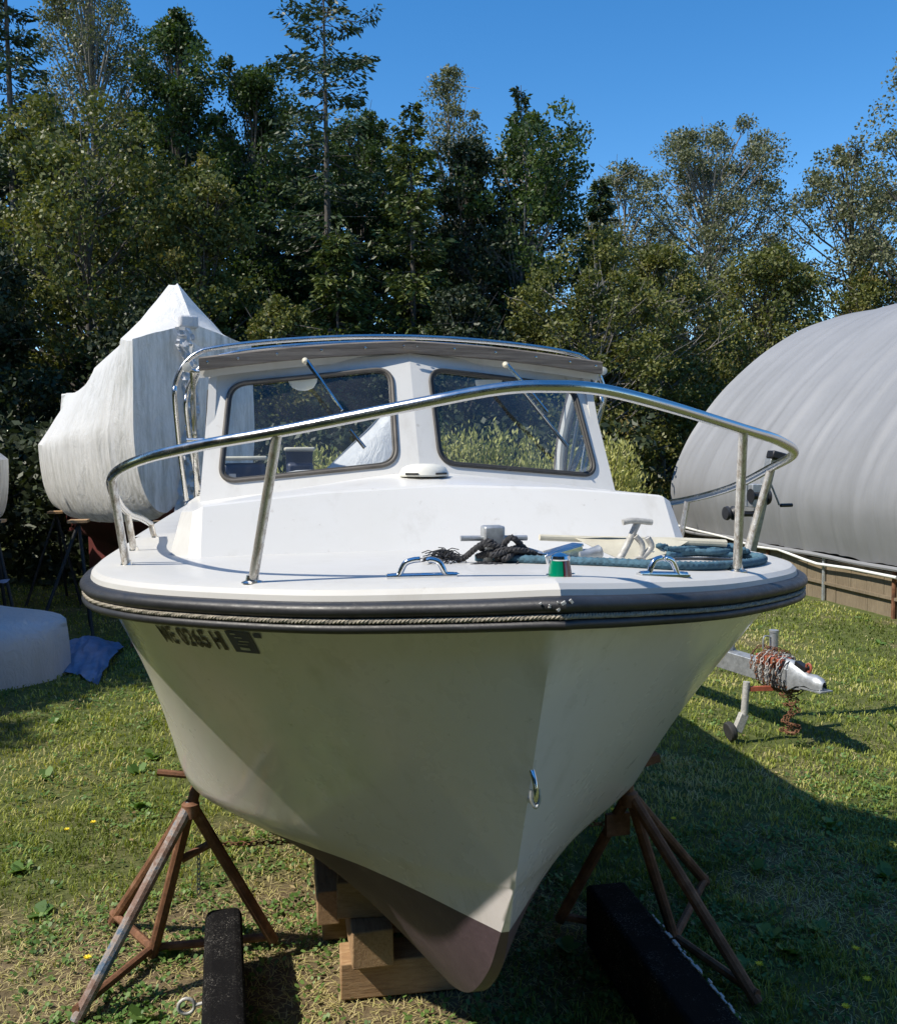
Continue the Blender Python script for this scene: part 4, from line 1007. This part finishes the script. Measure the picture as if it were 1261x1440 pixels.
# ------------------------------------------------------------------ shrink-wrapped boats
def wrap_boat(name, label, cat, loc, axis, stations, hull_mat, z_keel, group=None, wmat='wrap', nl=14, fold=True, seed=0, fin=True, hullpart=True):
    """stations: (along, centre_off, hw_hem, z_hem, hw_gun, z_gun, hw_sh, z_sh, z_ridge)"""
    a = Vector(axis).normalized(); s = Vector((a.y, -a.x, 0)); root = thing(name, label, cat, loc, group); L0 = Vector((loc[0], loc[1], 0))
    A = np.array(stations, float); n = len(A)
    rows = []
    for i in range((n-1)*nl+1):
        x = i/nl; j = min(int(x), n-2); u = x-j; st_ = A[j]*(1-u)+A[j+1]*u
        al, co_, hh_, zh, hg, zg, hs2, zs, zr = st_
        key = [(-hh_, zh), (-hg*1.0, (zg+zh)/2+.05), (-hg, zg), (-hs2, zs), (0, zr), (hs2, zs), (hg, zg), (hg*1.0, (zg+zh)/2+.05), (hh_, zh)]
        r = []
        for q in range(8):
            for k in range(8):
                v = k/8; p = (key[q][0]*(1-v)+key[q+1][0]*v, key[q][1]*(1-v)+key[q+1][1]*v)
                if q in (0, 1, 6, 7):      # rounded topsides and bilge
                    th = ((q+v) if q < 2 else (8-q-v))/2*math.pi/2; sg_ = -1 if q < 2 else 1
                    p = (sg_*(hh_+(hg-hh_)*math.sin(th)**.8), zh+(zg-zh)*(1-math.cos(th)))
                r.append(p)
        r.append(key[-1]); rr2 = []
        sagk = -.035*math.sin(math.pi*u)
        for k, (px, pz) in enumerate(r):
            w = .012*nz(al*1.5+seed, px*4, pz*1.2)+.008*nz(al*6+seed, pz*1.5, px*7)+sagk*(.4+.6*abs(px)/(hg+.01))
            sg = 1 if px > 0 else -1
            rag = (.03*nz(al*5, seed, k) if k in (0, len(r)-1) else 0)
            rr2.append(L0+a*al+s*(co_+px+sg*w)+Vector((0, 0, pz+w*.5+rag)))
        rows.append(rr2)
    mb = MB().grid(rows); K = len(rows[0])
    obj('wrap_cover', mb, wmat, root, sharp=32)
    # stern face: concentric rings shrunk to the seam, wrinkled
    for end, row in ((0, rows[0]), (1, rows[-1])):
        c = sum(row, Vector())/len(row); em = MB(); rg = []
        for v in (0, .12, .3, .5, .7, .88, 1.0):
            q = []
            for k, p in enumerate(row):
                t_ = Vector((c.x, c.y, p.z)); t_ = t_+(c-t_)*.25; pp = p.lerp(t_, v)
                out = (-a if end == 0 else a); w = .02*nz(pp.z*2.5, v*5, seed+3)+.03*abs(nz(pp.z*6, v*4+2, seed))*(1 if v > .7 else .25)
                q.append(pp+out*w*(0 if v == 0 else 1.6))
            rg.append(q)
        em.grid(rg); obj('end_cover', em, wmat, root, sharp=32)
        if end == 0 and fold:
            sm = MB(); pts = []; zt = stations[0][8]-.06; zb = stations[0][3]-.05
            rows3 = []
            for i in range(70):
                u = i/69; z = zt+(zb-zt)*u; x = .10*math.sin(u*3.2+.3)-.17+.035*nz(u*14, seed); w = .085+.05*nz(u*9, 4)
                pr2 = []
                for j in range(7):
                    xx = x+(j/6-.5)*2*w; hgt = .03*(1-(2*j/6-1)**2)+.05*nz(u*30, j*1.3, 2)+.035*nz(u*64, j*2.1, 6)
                    pr2.append(L0+a*(stations[0][0]-.075-hgt)+s*xx+Vector((0, 0, z)))
                rows3.append(pr2)
            sm.grid(rows3); obj('tape_seam', sm, 'wrapclean', root, sharp=25)
            cap = MB().box(L0+a*(stations[0][0]-.03)-s*.06+Vector((0, 0, zt+.07)), (.20, .10, .13), Matrix.Rotation(math.atan2(a.y, a.x)-math.pi/2, 3, 'Z')); obj('patch', cap, 'wrapclean', root, bevel=.02)
    if hullpart:
        hr = []
        for i in range(n):
            al, co_, hh_, zh = A[i][:4]; q = []
            for k in range(13):
                v = k/12*2-1; q.append(L0+a*al+s*(co_+(hh_-.05)*v)+Vector((0, 0, zh+.08-(zh+.08-z_keel)*(1-abs(v)**1.7))))
            hr.append(q)
        obj('hull', MB().grid(hr).add(hr[0], [tuple(range(13))]).add(hr[-1], [tuple(range(13))]), hull_mat, root)
        if fin:
            al0 = A[0][0]; al1 = A[-1][0]; m_ = L0+a*(al0*.45+al1*.55); obj('keel', MB().box(Vector((m_.x, m_.y, z_keel/2+.12)), (.16, (al1-al0)*.35, z_keel-.1), Matrix.Rotation(math.atan2(a.y, a.x)-math.pi/2, 3, 'Z')), hull_mat, root, bevel=.03)
    return root
# big sailboat: stern towards the viewer
def sb_(lst): return lst
ax = Vector((-2.45, 5.6, 0)).normalized()
wrap_boat('wrapped_boat', 'tall peaked sailing boat in dirty white shrink wrap with maroon bottom, behind the cabin', 'wrapped boat', (-1.27, 8.5, 0), ax,
  [(0, 0, .34, 1.36, .68, 2.30, .66, 3.20, 3.40), (.45, 0, .45, 1.26, .82, 2.26, .64, 3.24, 3.90), (.75, 0, .50, 1.24, .86, 2.24, .62, 3.15, 3.93), (1.6, .0, .58, 1.18, .98, 2.2, .64, 3.02, 3.62),
   (2.9, .0, .60, 1.16, .97, 2.14, .58, 2.78, 3.27), (4.2, 0, .48, 1.2, .80, 2.14, .44, 2.68, 3.06), (5.3, 0, .22, 1.32, .46, 2.16, .22, 2.70, 2.97), (5.95, 0, .06, 1.55, .18, 2.2, .08, 2.80, 2.99), (6.3, 0, .02, 1.95, .05, 2.45, .02, 2.80, 3.0)], 'maroon', .72, seed=1)
wrap_boat('wrapped_boat', 'shrink-wrapped boat cut off by the left edge of the photo', 'wrapped boat', (-4.15, 7.6, 0), Vector((-.25, 1, 0)),
  [(0, 0, .25, 1.45, .45, 2.0, .2, 2.5, 2.7), (.5, 0, .70, 1.36, .95, 1.98, .42, 2.60, 3.0), (2, 0, 1.0, 1.25, 1.15, 1.95, .5, 2.5, 2.9), (4.5, 0, .9, 1.3, 1.05, 2.0, .4, 2.4, 2.7), (6, 0, .1, 1.6, .15, 2.1, .1, 2.4, 2.6)], 'maroon', .75, fold=False, seed=5)
wrap_boat('wrapped_boat', 'white tent-wrapped boat glimpsed through the left windscreen pane', 'wrapped boat', (-.9, 9.3, 0), Vector((1, -.05, 0)),
  [(0, 0, .5, .9, .7, 1.15, .3, 1.2, 1.3), (1.0, 0, .6, .85, .85, 1.15, .25, 1.55, 1.72), (2.05, 0, .35, .85, .5, 1.15, .07, 2.55, 2.72), (2.35, 0, .1, .9, .14, 1.2, .05, 2.5, 2.66)], 'hull', .5, fold=False, seed=8, wmat='wrapclean')
# low white hull lying on the grass at the left
def lowboat():
    r = thing('covered_dinghy', 'low white upturned hull lying on the shaded grass at the left edge', 'dinghy', (-3.4, 6.9, 0))
    rows = []
    for i in range(41):
        u = i/40; x = -2.33-3.2*u; w = 1.0*(1-(1-min(1, u*2.6))**2.6)**.5 if u < .385 else 1.0
        h = .52+.22*min(1, u*2.0); yc = 6.95+.25*u; q = []
        for k in range(25):
            a = math.pi*k/24; cx_ = math.cos(a); e = 5.
            q.append((x-(.03*math.sin(a)), yc-cx_/abs(cx_+1e-9)*abs(cx_)**(.45)*w*(.72), h*abs(math.sin(a))**.38+gz(x, yc)-.03+ .012*nz(x*3, k*.4)))
        rows.append(q)
    obj('hull', MB().grid(rows).add([(-2.36, 6.95, .2)]+rows[0], [(0, i+1, i+2) for i in range(24)]), 'wrapclean', r, sharp=60, merge=.001)
    return r
lowboat()
tb_ = MB(); rows = []
for i in range(36):
    u = i/35; r_ = []
    for j in range(13):
        v = j/12; x = -2.62+.62*u+.0*v; y = 6.55+1.5*v+.25*math.sin(u*4); z = .02+.16*math.sin(math.pi*v)*(.4+.6*math.sin(math.pi*u))+.05*nz(u*5, v*5)+.03*nz(u*14, v*12, 3)
        r_.append((x+.05*nz(v*7, u*3), y, max(.012, z)+gz(x, y)))
    rows.append(r_)
tp_ = obj('blue_tarp', tb_.grid(rows), 'blue_tarp', None, (-2.3, 7.2, 0), sharp=40); tag(tp_, 'crumpled blue tarp bunched on the grass beside the white dinghy', 'tarp')
rows = []
for i in range(24):
    u = i/23; rows.append([(-3.1-1.2*u, 7.15+.9*(j/8), .72+.05*nz(u*6, j*.7)+.04*math.sin(j/8*math.pi)) for j in range(9)])
t2 = obj('blue_tarp', MB().grid(rows), 'blue_tarp', None, (-3.7, 7.5, .7), sharp=40); tag(t2, 'blue tarp draped over the back of the white dinghy', 'tarp')
# props under the wrapped boats
def prop(x, y, top, feet, label):
    r = thing('boat_prop', label, 'boat stand', (x, y, 0), 'grey stands under the wrapped boats')
    for f in feet: obj('leg', MB().tube([(x, y, top), (x+f[0], y+f[1], 0)], .018, 8), 'tyre' if x < -2 else 'rust', r)  # darker leg colours stand in for the deep shade beneath the wraps
    obj('pad', MB().box((x, y, top+.02), (.2, .2, .03)), 'beam', r); return r
prop(-1.62, 8.2, 1.25, [(-.32, -.35), (.28, -.3), (0, .45), (-.05, -.5)], 'thin grey boat stand under the near quarter of the peaked wrapped boat')
prop(-2.55, 8.7, 1.25, [(-.42, -.35), (.2, -.5), (0, .45)], 'thin grey boat stand under the left side of the peaked wrapped boat')
prop(-3.3, 11.2, 1.2, [(-.35, -.35), (.35, -.4), (0, .45)], 'grey boat stand deep in shade below the bow of the peaked wrapped boat')
prop(-1.35, 6.75, .95, [(-.20, -.38), (.22, -.1), (-.1, .4)], 'grey boat stand leg showing just left of the hull')
prop(-3.3, 8.3, 1.3, [(-.3, -.3), (.3, -.3), (0, .4)], 'grey boat stand under the wrapped boat at the left edge')

# ------------------------------------------------------------------ vegetation
def clump_leaves(centres, rad, per, size, up=.1, flat=.75, aspect=.6, rng=RNG):
    k = len(centres); C = np.repeat(np.array(centres), per, 0); R = np.repeat(np.array(rad), per)[:, None]
    d = rng.normal(size=(k*per, 3)); d /= np.linalg.norm(d, axis=1)[:, None]; rr_ = rng.uniform(0, 1, (k*per, 1))**.45
    off = d*rr_*R; off[:, 2] *= flat
    return leaf_quads(C+off, size, up, aspect, rng)
def tree(name, label, x, y, H, hw, kind, leaf, bark='bark', base=.25, n=150, per=95, size=.13, rad=.42, dens=1., seed=0, group='trees along the edge of the yard', lean=0, crownrag=.35, inner=0):
    r_ = random.Random(seed); rng = np.random.default_rng(seed)
    root = thing(name, label, 'tree', (x, y, 0), group)
    tb = MB(); ph = r_.uniform(0, 9)
    def tpos(u): return Vector((x+lean*u*H*.2+.25*nz(u*2+ph, 1)*u*2, y+.25*nz(u*2+ph, 5)*u*2, u*H))
    r0 = .012*H+.02; tb.tube([tpos(i/14*.96) for i in range(15)], [r0*(1-i/14*.93) for i in range(15)], 8)
    C = []; R = []; tries = 0
    while len(C) < n and tries < n*30:
        tries += 1; u = base+(1-base)*r_.random(); a = r_.uniform(0, 6.283)
        k = (u-base)/(1-base)
        env = {'round': math.sin(math.pi*min(1, max(.04, k*.86+.10)))**.55, 'oval': (math.sin(math.pi*min(1, k*.80+.17)))**.8, 'cone': (1-k)**.8*.95+.05, 'bush': (1-k**2.2)**.5}[kind]
        lob = 1+crownrag*nz(a*1.1+seed, u*H*.45, seed)*1.6
        q = (r_.random()**.5); 
        if q < .45 and r_.random() < .55-inner: continue
        rr = hw*env*lob*q
        p = tpos(u)+Vector((math.cos(a)*rr, math.sin(a)*rr, r_.uniform(-.2, .2)))
        if nz(p.x*.9, p.y*.9, p.z*.9+seed) < -.12*dens and r_.random() < .85: continue
        C.append(p); R.append(rad*.88*r_.uniform(.5, 1.3)*(.7+.5*env))
    for i, p in enumerate(C):
        if i % 2: continue
        u0 = max(.08, (p.z/H)-r_.uniform(.08, .2)); a_ = tpos(u0); m_ = a_.lerp(p, .55)+Vector((0, 0, -.12 if kind != 'cone' else 0)); 
        tb.tube([a_, m_, p], [r0*.28*(1-u0*.6), r0*.16, .008], 5, caps=False)
        for _ in range(2): tb.tube([m_.lerp(p, r_.random()), p+Vector((r_.gauss(0, .3), r_.gauss(0, .3), r_.gauss(.1, .25)))], [.012, .005], 4, caps=False)
    obj('trunk', tb, bark, root, recalc=False, sharp=70)
    per = int(per*1.65)
    Lq = clump_leaves([tuple(p) for p in C], R, per, size*.78, .1, .75, .62, rng); N = len(Lq)
    v = np.clip(.45+np.repeat(rng.normal(0, .16, len(C)), per)+rng.normal(0, .14, N), 0, 1)
    quads('crown', Lq, leaf, v, root); return root
def spruce(name, label, x, y, H, hw, leaf, base=.1, seed=0, sparse=0, per=1., size=.15, prof=None, group='trees along the edge of the yard', curl=.0):
    r_ = random.Random(seed); rng = np.random.default_rng(seed); root = thing(name, label, 'tree', (x, y, 0), group)
    tb = MB(); r0 = .011*H+.02; tb.tube([(x+.05*nz(i, seed), y, H*i/12) for i in range(13)], [r0*(1-i/12*.95) for i in range(13)], 8)
    C = []; A = []; z = H*base; vv = []
    while z < H*.995:
        k = (z/H-base)/(1-base); L = hw*(prof(k) if prof else ((1-k)**.75)); nb = r_.randint(4, 6)
        for q in range(nb):
            if r_.random() < sparse: 
                a = r_.uniform(0, 6.283); l_ = L*r_.uniform(.3, .7); tb.tube([(x, y, z), (x+math.cos(a)*l_, y+math.sin(a)*l_, z-.05)], [.012, .004], 4, caps=False); continue
            a = r_.uniform(0, 6.283); l_ = L*r_.uniform(.55, 1.12)+.08; zz = z+r_.uniform(-.15, .15); dirv = np.array([math.cos(a), math.sin(a), 0.])
            droop = r_.uniform(.05, .22)*l_; ups = .22*l_*(k-.1)
            e = np.array([x, y, zz])+dirv*l_+np.array([0, 0, -droop+ups+.12*l_]); m_ = np.array([x, y, zz])+dirv*l_*.6+np.array([0, 0, -droop*.9+ups*.3])
            tb.tube([(x, y, zz), tuple(m_), tuple(e)], [.02*(1-k*.6), .012, .004], 4, caps=False)
            nn = max(5, int((22+58*l_)*per)); t_ = rng.uniform(.12 if l_ < 1 else .30, 1.02, nn)[:, None]
            cpt = np.where(t_ < .6, np.array([x, y, zz])+(m_-np.array([x, y, zz]))*t_/.6, m_+(e-m_)*(t_-.6)/.4)
            side = np.array([-math.sin(a), math.cos(a), 0]); w = .30*l_*(1-np.abs(t_-.55)*1.1)+.06
            sgn = rng.uniform(-1, 1, (nn, 1)); cpt = cpt+side*sgn*w+np.array([0, 0, 1.])*rng.uniform(-.10, .05, (nn, 1))
            C.append(cpt); A.append(dirv*.55+side*np.sign(sgn)*.7+np.array([0, 0, -.28])); vv.append(np.full(nn, r_.uniform(.15, .85)))
        z += H*r_.uniform(.016, .030)
    obj('trunk', tb, 'bark', root, recalc=False, sharp=70)
    C = np.concatenate(C); A = np.concatenate(A); vv = np.concatenate(vv)
    quads('crown', leaf_quads(C, size, 0, .38, rng, A*1.4), leaf, np.clip(vv+rng.normal(0, .14, len(vv)), 0, 1), root); return root

spruce('spruce_tree', 'dark conifer filling the top left corner', -6.0, 21, 14.8, 1.9, 'l_spruce', .12, 11, .1, 1.1)
tree('poplar_tree', 'tall thin poplar with sparse pale leaves near the top left', -4.7, 24, 15.2, 1.9, 'oval', 'l_pale', 'bark_pale', .40, 230, 120, .10, .50, seed=12, crownrag=.5)
tree('maple_tree', 'broad olive-green tree with yellowing leaves at the left', -4.1, 19, 9.4, 2.5, 'round', 'l_olive', 'bark', .12, 250, 95, .13, .50, seed=13)
tree('maple_tree', 'yellowing olive tree standing over the peaked wrapped boat', -1.8, 18.6, 8.2, 1.5, 'oval', 'l_olive', 'bark', .10, 150, 95, .125, .45, seed=14)
tree('oak_tree', 'tall dark oak behind the olive trees with a ragged top', -2.5, 23, 13.0, 2.0, 'oval', 'l_oak', 'bark', .2, 230, 150, .125, .52, seed=15, crownrag=.6)
tree('oak_tree', 'dark green oak left of the tall bare-trunked spruce', -.6, 22.5, 11.7, 1.9, 'round', 'l_oak', 'bark', .2, 210, 150, .125, .5, seed=16, crownrag=.5)
spruce('spruce_tree', 'tall spruce with bare trunk and a sparse top against the sky', 1.1, 20, 13.3, 1.75, 'l_spruce', .30, 17, .48, 1.35, .15, prof=lambda k: (.42+.58*math.sin(math.pi*min(1, k*1.05+.1)) if k < .78 else .95-(k-.78)*3.2) if k > .3 else .5+.4*k)
tree('oak_tree', 'oak right of the tall spruce with sky showing through', 2.3, 24, 11.0, 2.1, 'round', 'l_oak', 'bark', .25, 210, 140, .125, .48, seed=18, crownrag=.55)
spruce('spruce_tree', 'dense yellow-green spruce right of the bare-trunked one', 2.95, 19, 9.9, 2.0, 'l_spruce_y', .08, 19, .05, 1.25)
spruce('spruce_tree', 'low yellow-green spruce crown left of the bare trunk', 1.15, 18.4, 6.9, 1.9, 'l_spruce_y', .08, 20, .05, 1.2)
tree('birch_tree', 'thin sparse tree with open twiggy top above the cabin', 4.75, 23, 12.2, 1.5, 'oval', 'l_pale', 'bark_pale', .4, 130, 90, .10, .4, seed=21, crownrag=.6)
spruce('spruce_tree', 'dark pointed spruce behind the middle of the yard', 6.45, 22, 11.7, 1.8, 'l_spruce', .06, 22, .05, 1.3)
tree('oak_tree', 'dark oak beside the pointed spruce with twigs at its right side', 6.2, 20.5, 10.3, 2.2, 'round', 'l_oak', 'bark_pale', .10, 240, 85, .14, .5, seed=23, crownrag=.5)
tree('oak_tree', 'dark tree between the yellow-green spruce and the pointed spruce', 4.6, 20.5, 9.6, 1.7, 'oval', 'l_dark', 'bark', .08, 170, 90, .14, .5, seed=24)
spruce('spruce_tree', 'small black-green conifer poking up in the gap right of centre', 8.5, 21.5, 9.3, 1.5, 'l_spruce', .06, 25, .1, 1.2)
tree('poplar_tree', 'rounded grey-green poplar against the sky at the right', 13.0, 24, 11.5, 3.1, 'round', 'l_pale', 'bark_pale', .40, 300, 110, .11, .5, seed=26, crownrag=.4)
tree('poplar_tree', 'smaller grey-green poplar left of the rounded one', 10.7, 25, 10.6, 2.0, 'oval', 'l_pale', 'bark_pale', .4, 130, 70, .12, .5, seed=27, crownrag=.5)
tree('poplar_tree', 'grey-green poplar at the right edge leaning over the hoop house', 16.4, 21.5, 10.4, 2.6, 'oval', 'l_pale', 'bark', .35, 190, 75, .12, .5, seed=28, crownrag=.6, lean=-.3)
tree('poplar_tree', 'taller poplar cut off by the right edge of the photo', 16.6, 19, 12.6, 1.9, 'oval', 'l_pale', 'bark', .38, 120, 70, .12, .45, seed=29, crownrag=.6, lean=-.1)
tree('bush_tree', 'olive bushy tree with bare twigs behind the cabin right side', 6.7, 17.5, 6.7, 2.3, 'bush', 'l_olive', 'bark_pale', .04, 260, 90, .11, .42, seed=30)
tree('bush_tree', 'olive bushy tree left of the hoop house', 8.9, 18.5, 6.6, 2.2, 'bush', 'l_olive', 'bark_pale', .04, 230, 90, .11, .42, seed=31)
tree('bush_tree', 'green thicket tree rising behind the hoop house', 12.0, 19.5, 6.9, 2.8, 'bush', 'l_olive', 'bark', .05, 250, 85, .12, .48, seed=32)
tree('bush_tree', 'thicket tree with grey branches at the far right behind the hoop house', 15.5, 20, 6.6, 2.4, 'bush', 'l_olive', 'bark_pale', .05, 150, 80, .12, .5, seed=33)
tree('bush_tree', 'olive sapling tree in front of the dark oaks above the boat wrap', -.2, 17, 4.9, 1.2, 'bush', 'l_olive', 'bark', .05, 100, 85, .11, .4, seed=34)
tree('bush_tree', 'low olive bush behind the cabin roof centre', 3.6, 17, 5.2, 1.8, 'bush', 'l_dark', 'bark', .05, 160, 85, .12, .45, seed=35)
tree('bush_tree', 'dark undergrowth tree behind the left wrapped boats', -6.2, 16.5, 6.0, 2.6, 'bush', 'l_dark', 'bark', .03, 240, 90, .14, .5, seed=36)
tree('bush_tree', 'dark undergrowth tree above the peaked wrapped boat', -2.6, 17, 5.0, 2.2, 'bush', 'l_dark', 'bark', .03, 200, 90, .14, .5, seed=37)
OFF = [(-5.35, 6.75, 6.2, 1.35, 'bush', 61, 'unseen dense tree added to shade the lawn beside the covered boats, just outside the left edge'), (-7.2, 9.4, 5.2, 1.6, 'bush', 62, 'lower unseen tree added for shade outside the left edge, farther back'),
       (-10.5, 4.0, 8.5, 2.4, 'round', 63, 'unseen dark tree added left of the lawn to darken the hull, outside the frame'), (-11.5, .2, 9.0, 2.6, 'round', 64, 'unseen dark tree added level with the bow to darken the hull, far outside the left edge'), (-10.5, -3.6, 9.5, 2.6, 'round', 65, 'unseen dark tree added behind and left of the viewer to darken the hull')]
for x_, y_, H_, w_, k_, sd_, lb in OFF:  # unseen trees, added to shade the left lawn and darken the hull's reflections
    tree('added_shade_tree', lb, x_, y_, H_, w_, k_, 'l_dark', 'bark', .04, 300, 70, .22, .6, seed=sd_, group='unseen trees added left of the yard for shade', inner=.3)
k = 1000; aa = RNG.uniform(math.radians(178), math.radians(305), k); rr_ = RNG.uniform(9.5, 12.5, k)  # unseen woods added behind the camera to cut sky light on the hull
cs = np.stack([rr_*np.cos(aa)*1.1, rr_*np.sin(aa)-.5, RNG.uniform(0, 1, k)**.8*8.5], 1)
q = clump_leaves(cs, np.full(k, .95), 34, .34, .1, .8, .7)
tag(quads('added_woods_behind', q, 'l_dark', np.clip(RNG.normal(.5, .2, len(q)), 0, 1)), 'unseen dark woodland added behind the viewer to darken the hull', 'woods', kind='stuff')
# far wood that closes the gaps low down
k = 3200; cs = np.stack([RNG.uniform(-16, 26, k), RNG.uniform(25.5, 29, k), RNG.uniform(0, 1, k)**.9], 1)
cs[:, 2] *= np.where(cs[:, 0] > 8.5, 5.4, np.where(cs[:, 0] < 4, 11.0, 8.6))
q = clump_leaves(cs, np.full(k, .85), 34, .30, .1, .8, .7)
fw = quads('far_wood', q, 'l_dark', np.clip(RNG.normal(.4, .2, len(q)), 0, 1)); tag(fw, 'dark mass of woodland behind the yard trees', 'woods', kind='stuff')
# shaded undergrowth below the trees
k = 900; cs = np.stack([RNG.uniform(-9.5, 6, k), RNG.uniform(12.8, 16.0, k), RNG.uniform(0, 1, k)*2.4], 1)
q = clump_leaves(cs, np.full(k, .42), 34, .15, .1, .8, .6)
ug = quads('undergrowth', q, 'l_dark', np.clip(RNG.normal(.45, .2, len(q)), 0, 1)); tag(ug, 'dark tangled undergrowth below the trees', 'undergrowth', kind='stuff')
# evergreen hedge seen through the windows
def hedge(x, y, hw, H, seed, label):
    r_ = random.Random(seed); rng = np.random.default_rng(seed); root = thing('evergreen_shrub', label, 'shrub', (x, y, 0), 'yellow-green evergreen shrubs behind the boat')
    tb = MB(); C = []; A = []
    for _ in range(90):
        a = r_.uniform(0, 6.283); el = math.acos(1-r_.random()*.95); d = Vector((math.cos(a)*math.sin(el)*hw, math.sin(a)*math.sin(el)*hw, math.cos(el)*(H-.25)))*r_.uniform(.85, 1.05)
        p = Vector((x, y, .2)); e = p+d; tb.tube([p, p.lerp(e, .5)+Vector((0, 0, .05)), e], [.02, .01, .004], 4, caps=False)
        n_ = 150; t_ = rng.uniform(.45, 1.03, n_)[:, None]; c = np.array(p)+np.array(d)*t_+rng.normal(0, .085, (n_, 3)); C.append(c); dn = np.array(d.normalized()); A.append(np.repeat([dn*.6+np.array([0, 0, .5])], n_, 0))
    obj('stems', tb, 'bark', root, recalc=False); C = np.concatenate(C); C[:, 2] = np.maximum(C[:, 2], .03)
    quads('foliage', leaf_quads(C, .085, 0, .32, rng, np.concatenate(A)), 'l_hedge', np.clip(rng.normal(.45, .22, len(C)), 0, 1), root)
for i, (x, y, hw, H, lb) in enumerate([(.3, 12.2, .9, 2.1, 'leftmost shrub of the yellow-green evergreen row, seen through the left window'), (1.55, 12.0, .95, 2.3, 'second evergreen shrub, behind the windscreen centre post'), (2.7, 12.0, .95, 2.42, 'middle evergreen shrub seen through the right window'), (3.75, 11.9, .9, 2.36, 'evergreen shrub at the right end of the right window'), (4.75, 11.8, .85, 2.36, 'rightmost yellow-green evergreen shrub, between the cabin and the hoop house')]):
    hedge(x, y, hw, H, 50+i, lb)

# the hull sits very slightly heeled in its stands
def heel_tree(o):
    if o.type == 'MESH' and o.name.split('.')[0] not in ('rust_spot', 'screw_head'):
        for v in o.data.vertices: v.co.z -= HEEL*v.co.x
    for c in o.children: heel_tree(c)
for o in boat.children:
    if o.name.split('.')[0] in ('hull', 'hull_bottom', 'deck', 'cockpit', 'rub_rail'): heel_tree(o)
# small yellow flowers, one thing each
def flower(x, y, label, grp):
    z = gz(x, y); r = thing('yellow_flower', label, 'flower', (x, y, z), grp); h = random.uniform(.045, .07)
    obj('stem', MB().tube([(x, y, z), (x+.004, y, z+h)], .0014, 5), 'weed', r)
    b = MB()
    for k in range(14):
        a = k*6.283/14; L = .017*random.uniform(.8, 1.1); up_ = .003+.004*(k % 2); c = Vector((x+.004, y, z+h)); d = Vector((math.cos(a), math.sin(a), 0)); w = Vector((-math.sin(a), math.cos(a), 0))*.004
        b.add([c, c+d*L*.6+w+Vector((0, 0, up_)), c+d*L+Vector((0, 0, up_)), c+d*L*.6-w+Vector((0, 0, up_))], [(0, 1, 2, 3)])
    b.lathe([(.006, 0), (.005, .004), (.001, .005)], (x+.004, y, z+h), 8); obj('flower_head', b, 'yellow', r, smooth=False, recalc=False)
# fallen leaves, thatch and twigs
C = []; 
for _ in range(900):
    y = .8+8*random.random()**1.4; x = random.uniform(-4.5, 6); C.append((x, y, gz(x, y)+.012+random.random()*.02))
q = leaf_quads(np.array(C), .030, 0, .6, RNG); q[:, :, 2] = np.maximum(q[:, :, 2]*.35+.65*np.array(C)[:, 2][:, None], .004)
tag(quads('fallen_leaves', q, 'litter', RNG.uniform(0, 1, len(q))), 'scattered dry leaves lying in the grass', 'fallen leaves', kind='stuff')
fl_pos = FLOWERS = [(-1.62, 3.15), (-1.50, 3.2), (-1.30, 1.90), (.98, 3.25), (1.22, 2.75), (1.5, 2.6), (1.12, 1.42), (1.22, 1.30), (1.0, 1.62), (1.55, 1.12), (1.70, .98), (1.36, .98), (1.62, 1.28)]
FL = ['yellow flower farther left of a pair in the sunny grass at the far left', 'right one of the pair of yellow flowers in the sunny grass', 'lone yellow flower nearest the foot of the left rusty stand',
      'farthest yellow flower in the shade behind the right stand', 'yellow flower in the shade just behind the legs of the right stand', 'yellow flower in dark grass right of the right stand legs', 'yellow flower beside the foot of the right stand',
      'yellow flower between the right stand foot and the black bunk', 'yellow flower in the shade close to the end of the right bunk', 'yellow flower in the bottom right corner, upper of three', 'lowest yellow flower at the bottom right corner', 'yellow flower at the bottom edge beside the right bunk', 'yellow flower in shaded grass right of the nearest right stand leg']
for i, (x, y) in enumerate(fl_pos):
    flower(x, y, FL[i], 'yellow flowers in the sunlit lawn' if x < 0 else 'yellow flowers in the shade')
print('built')
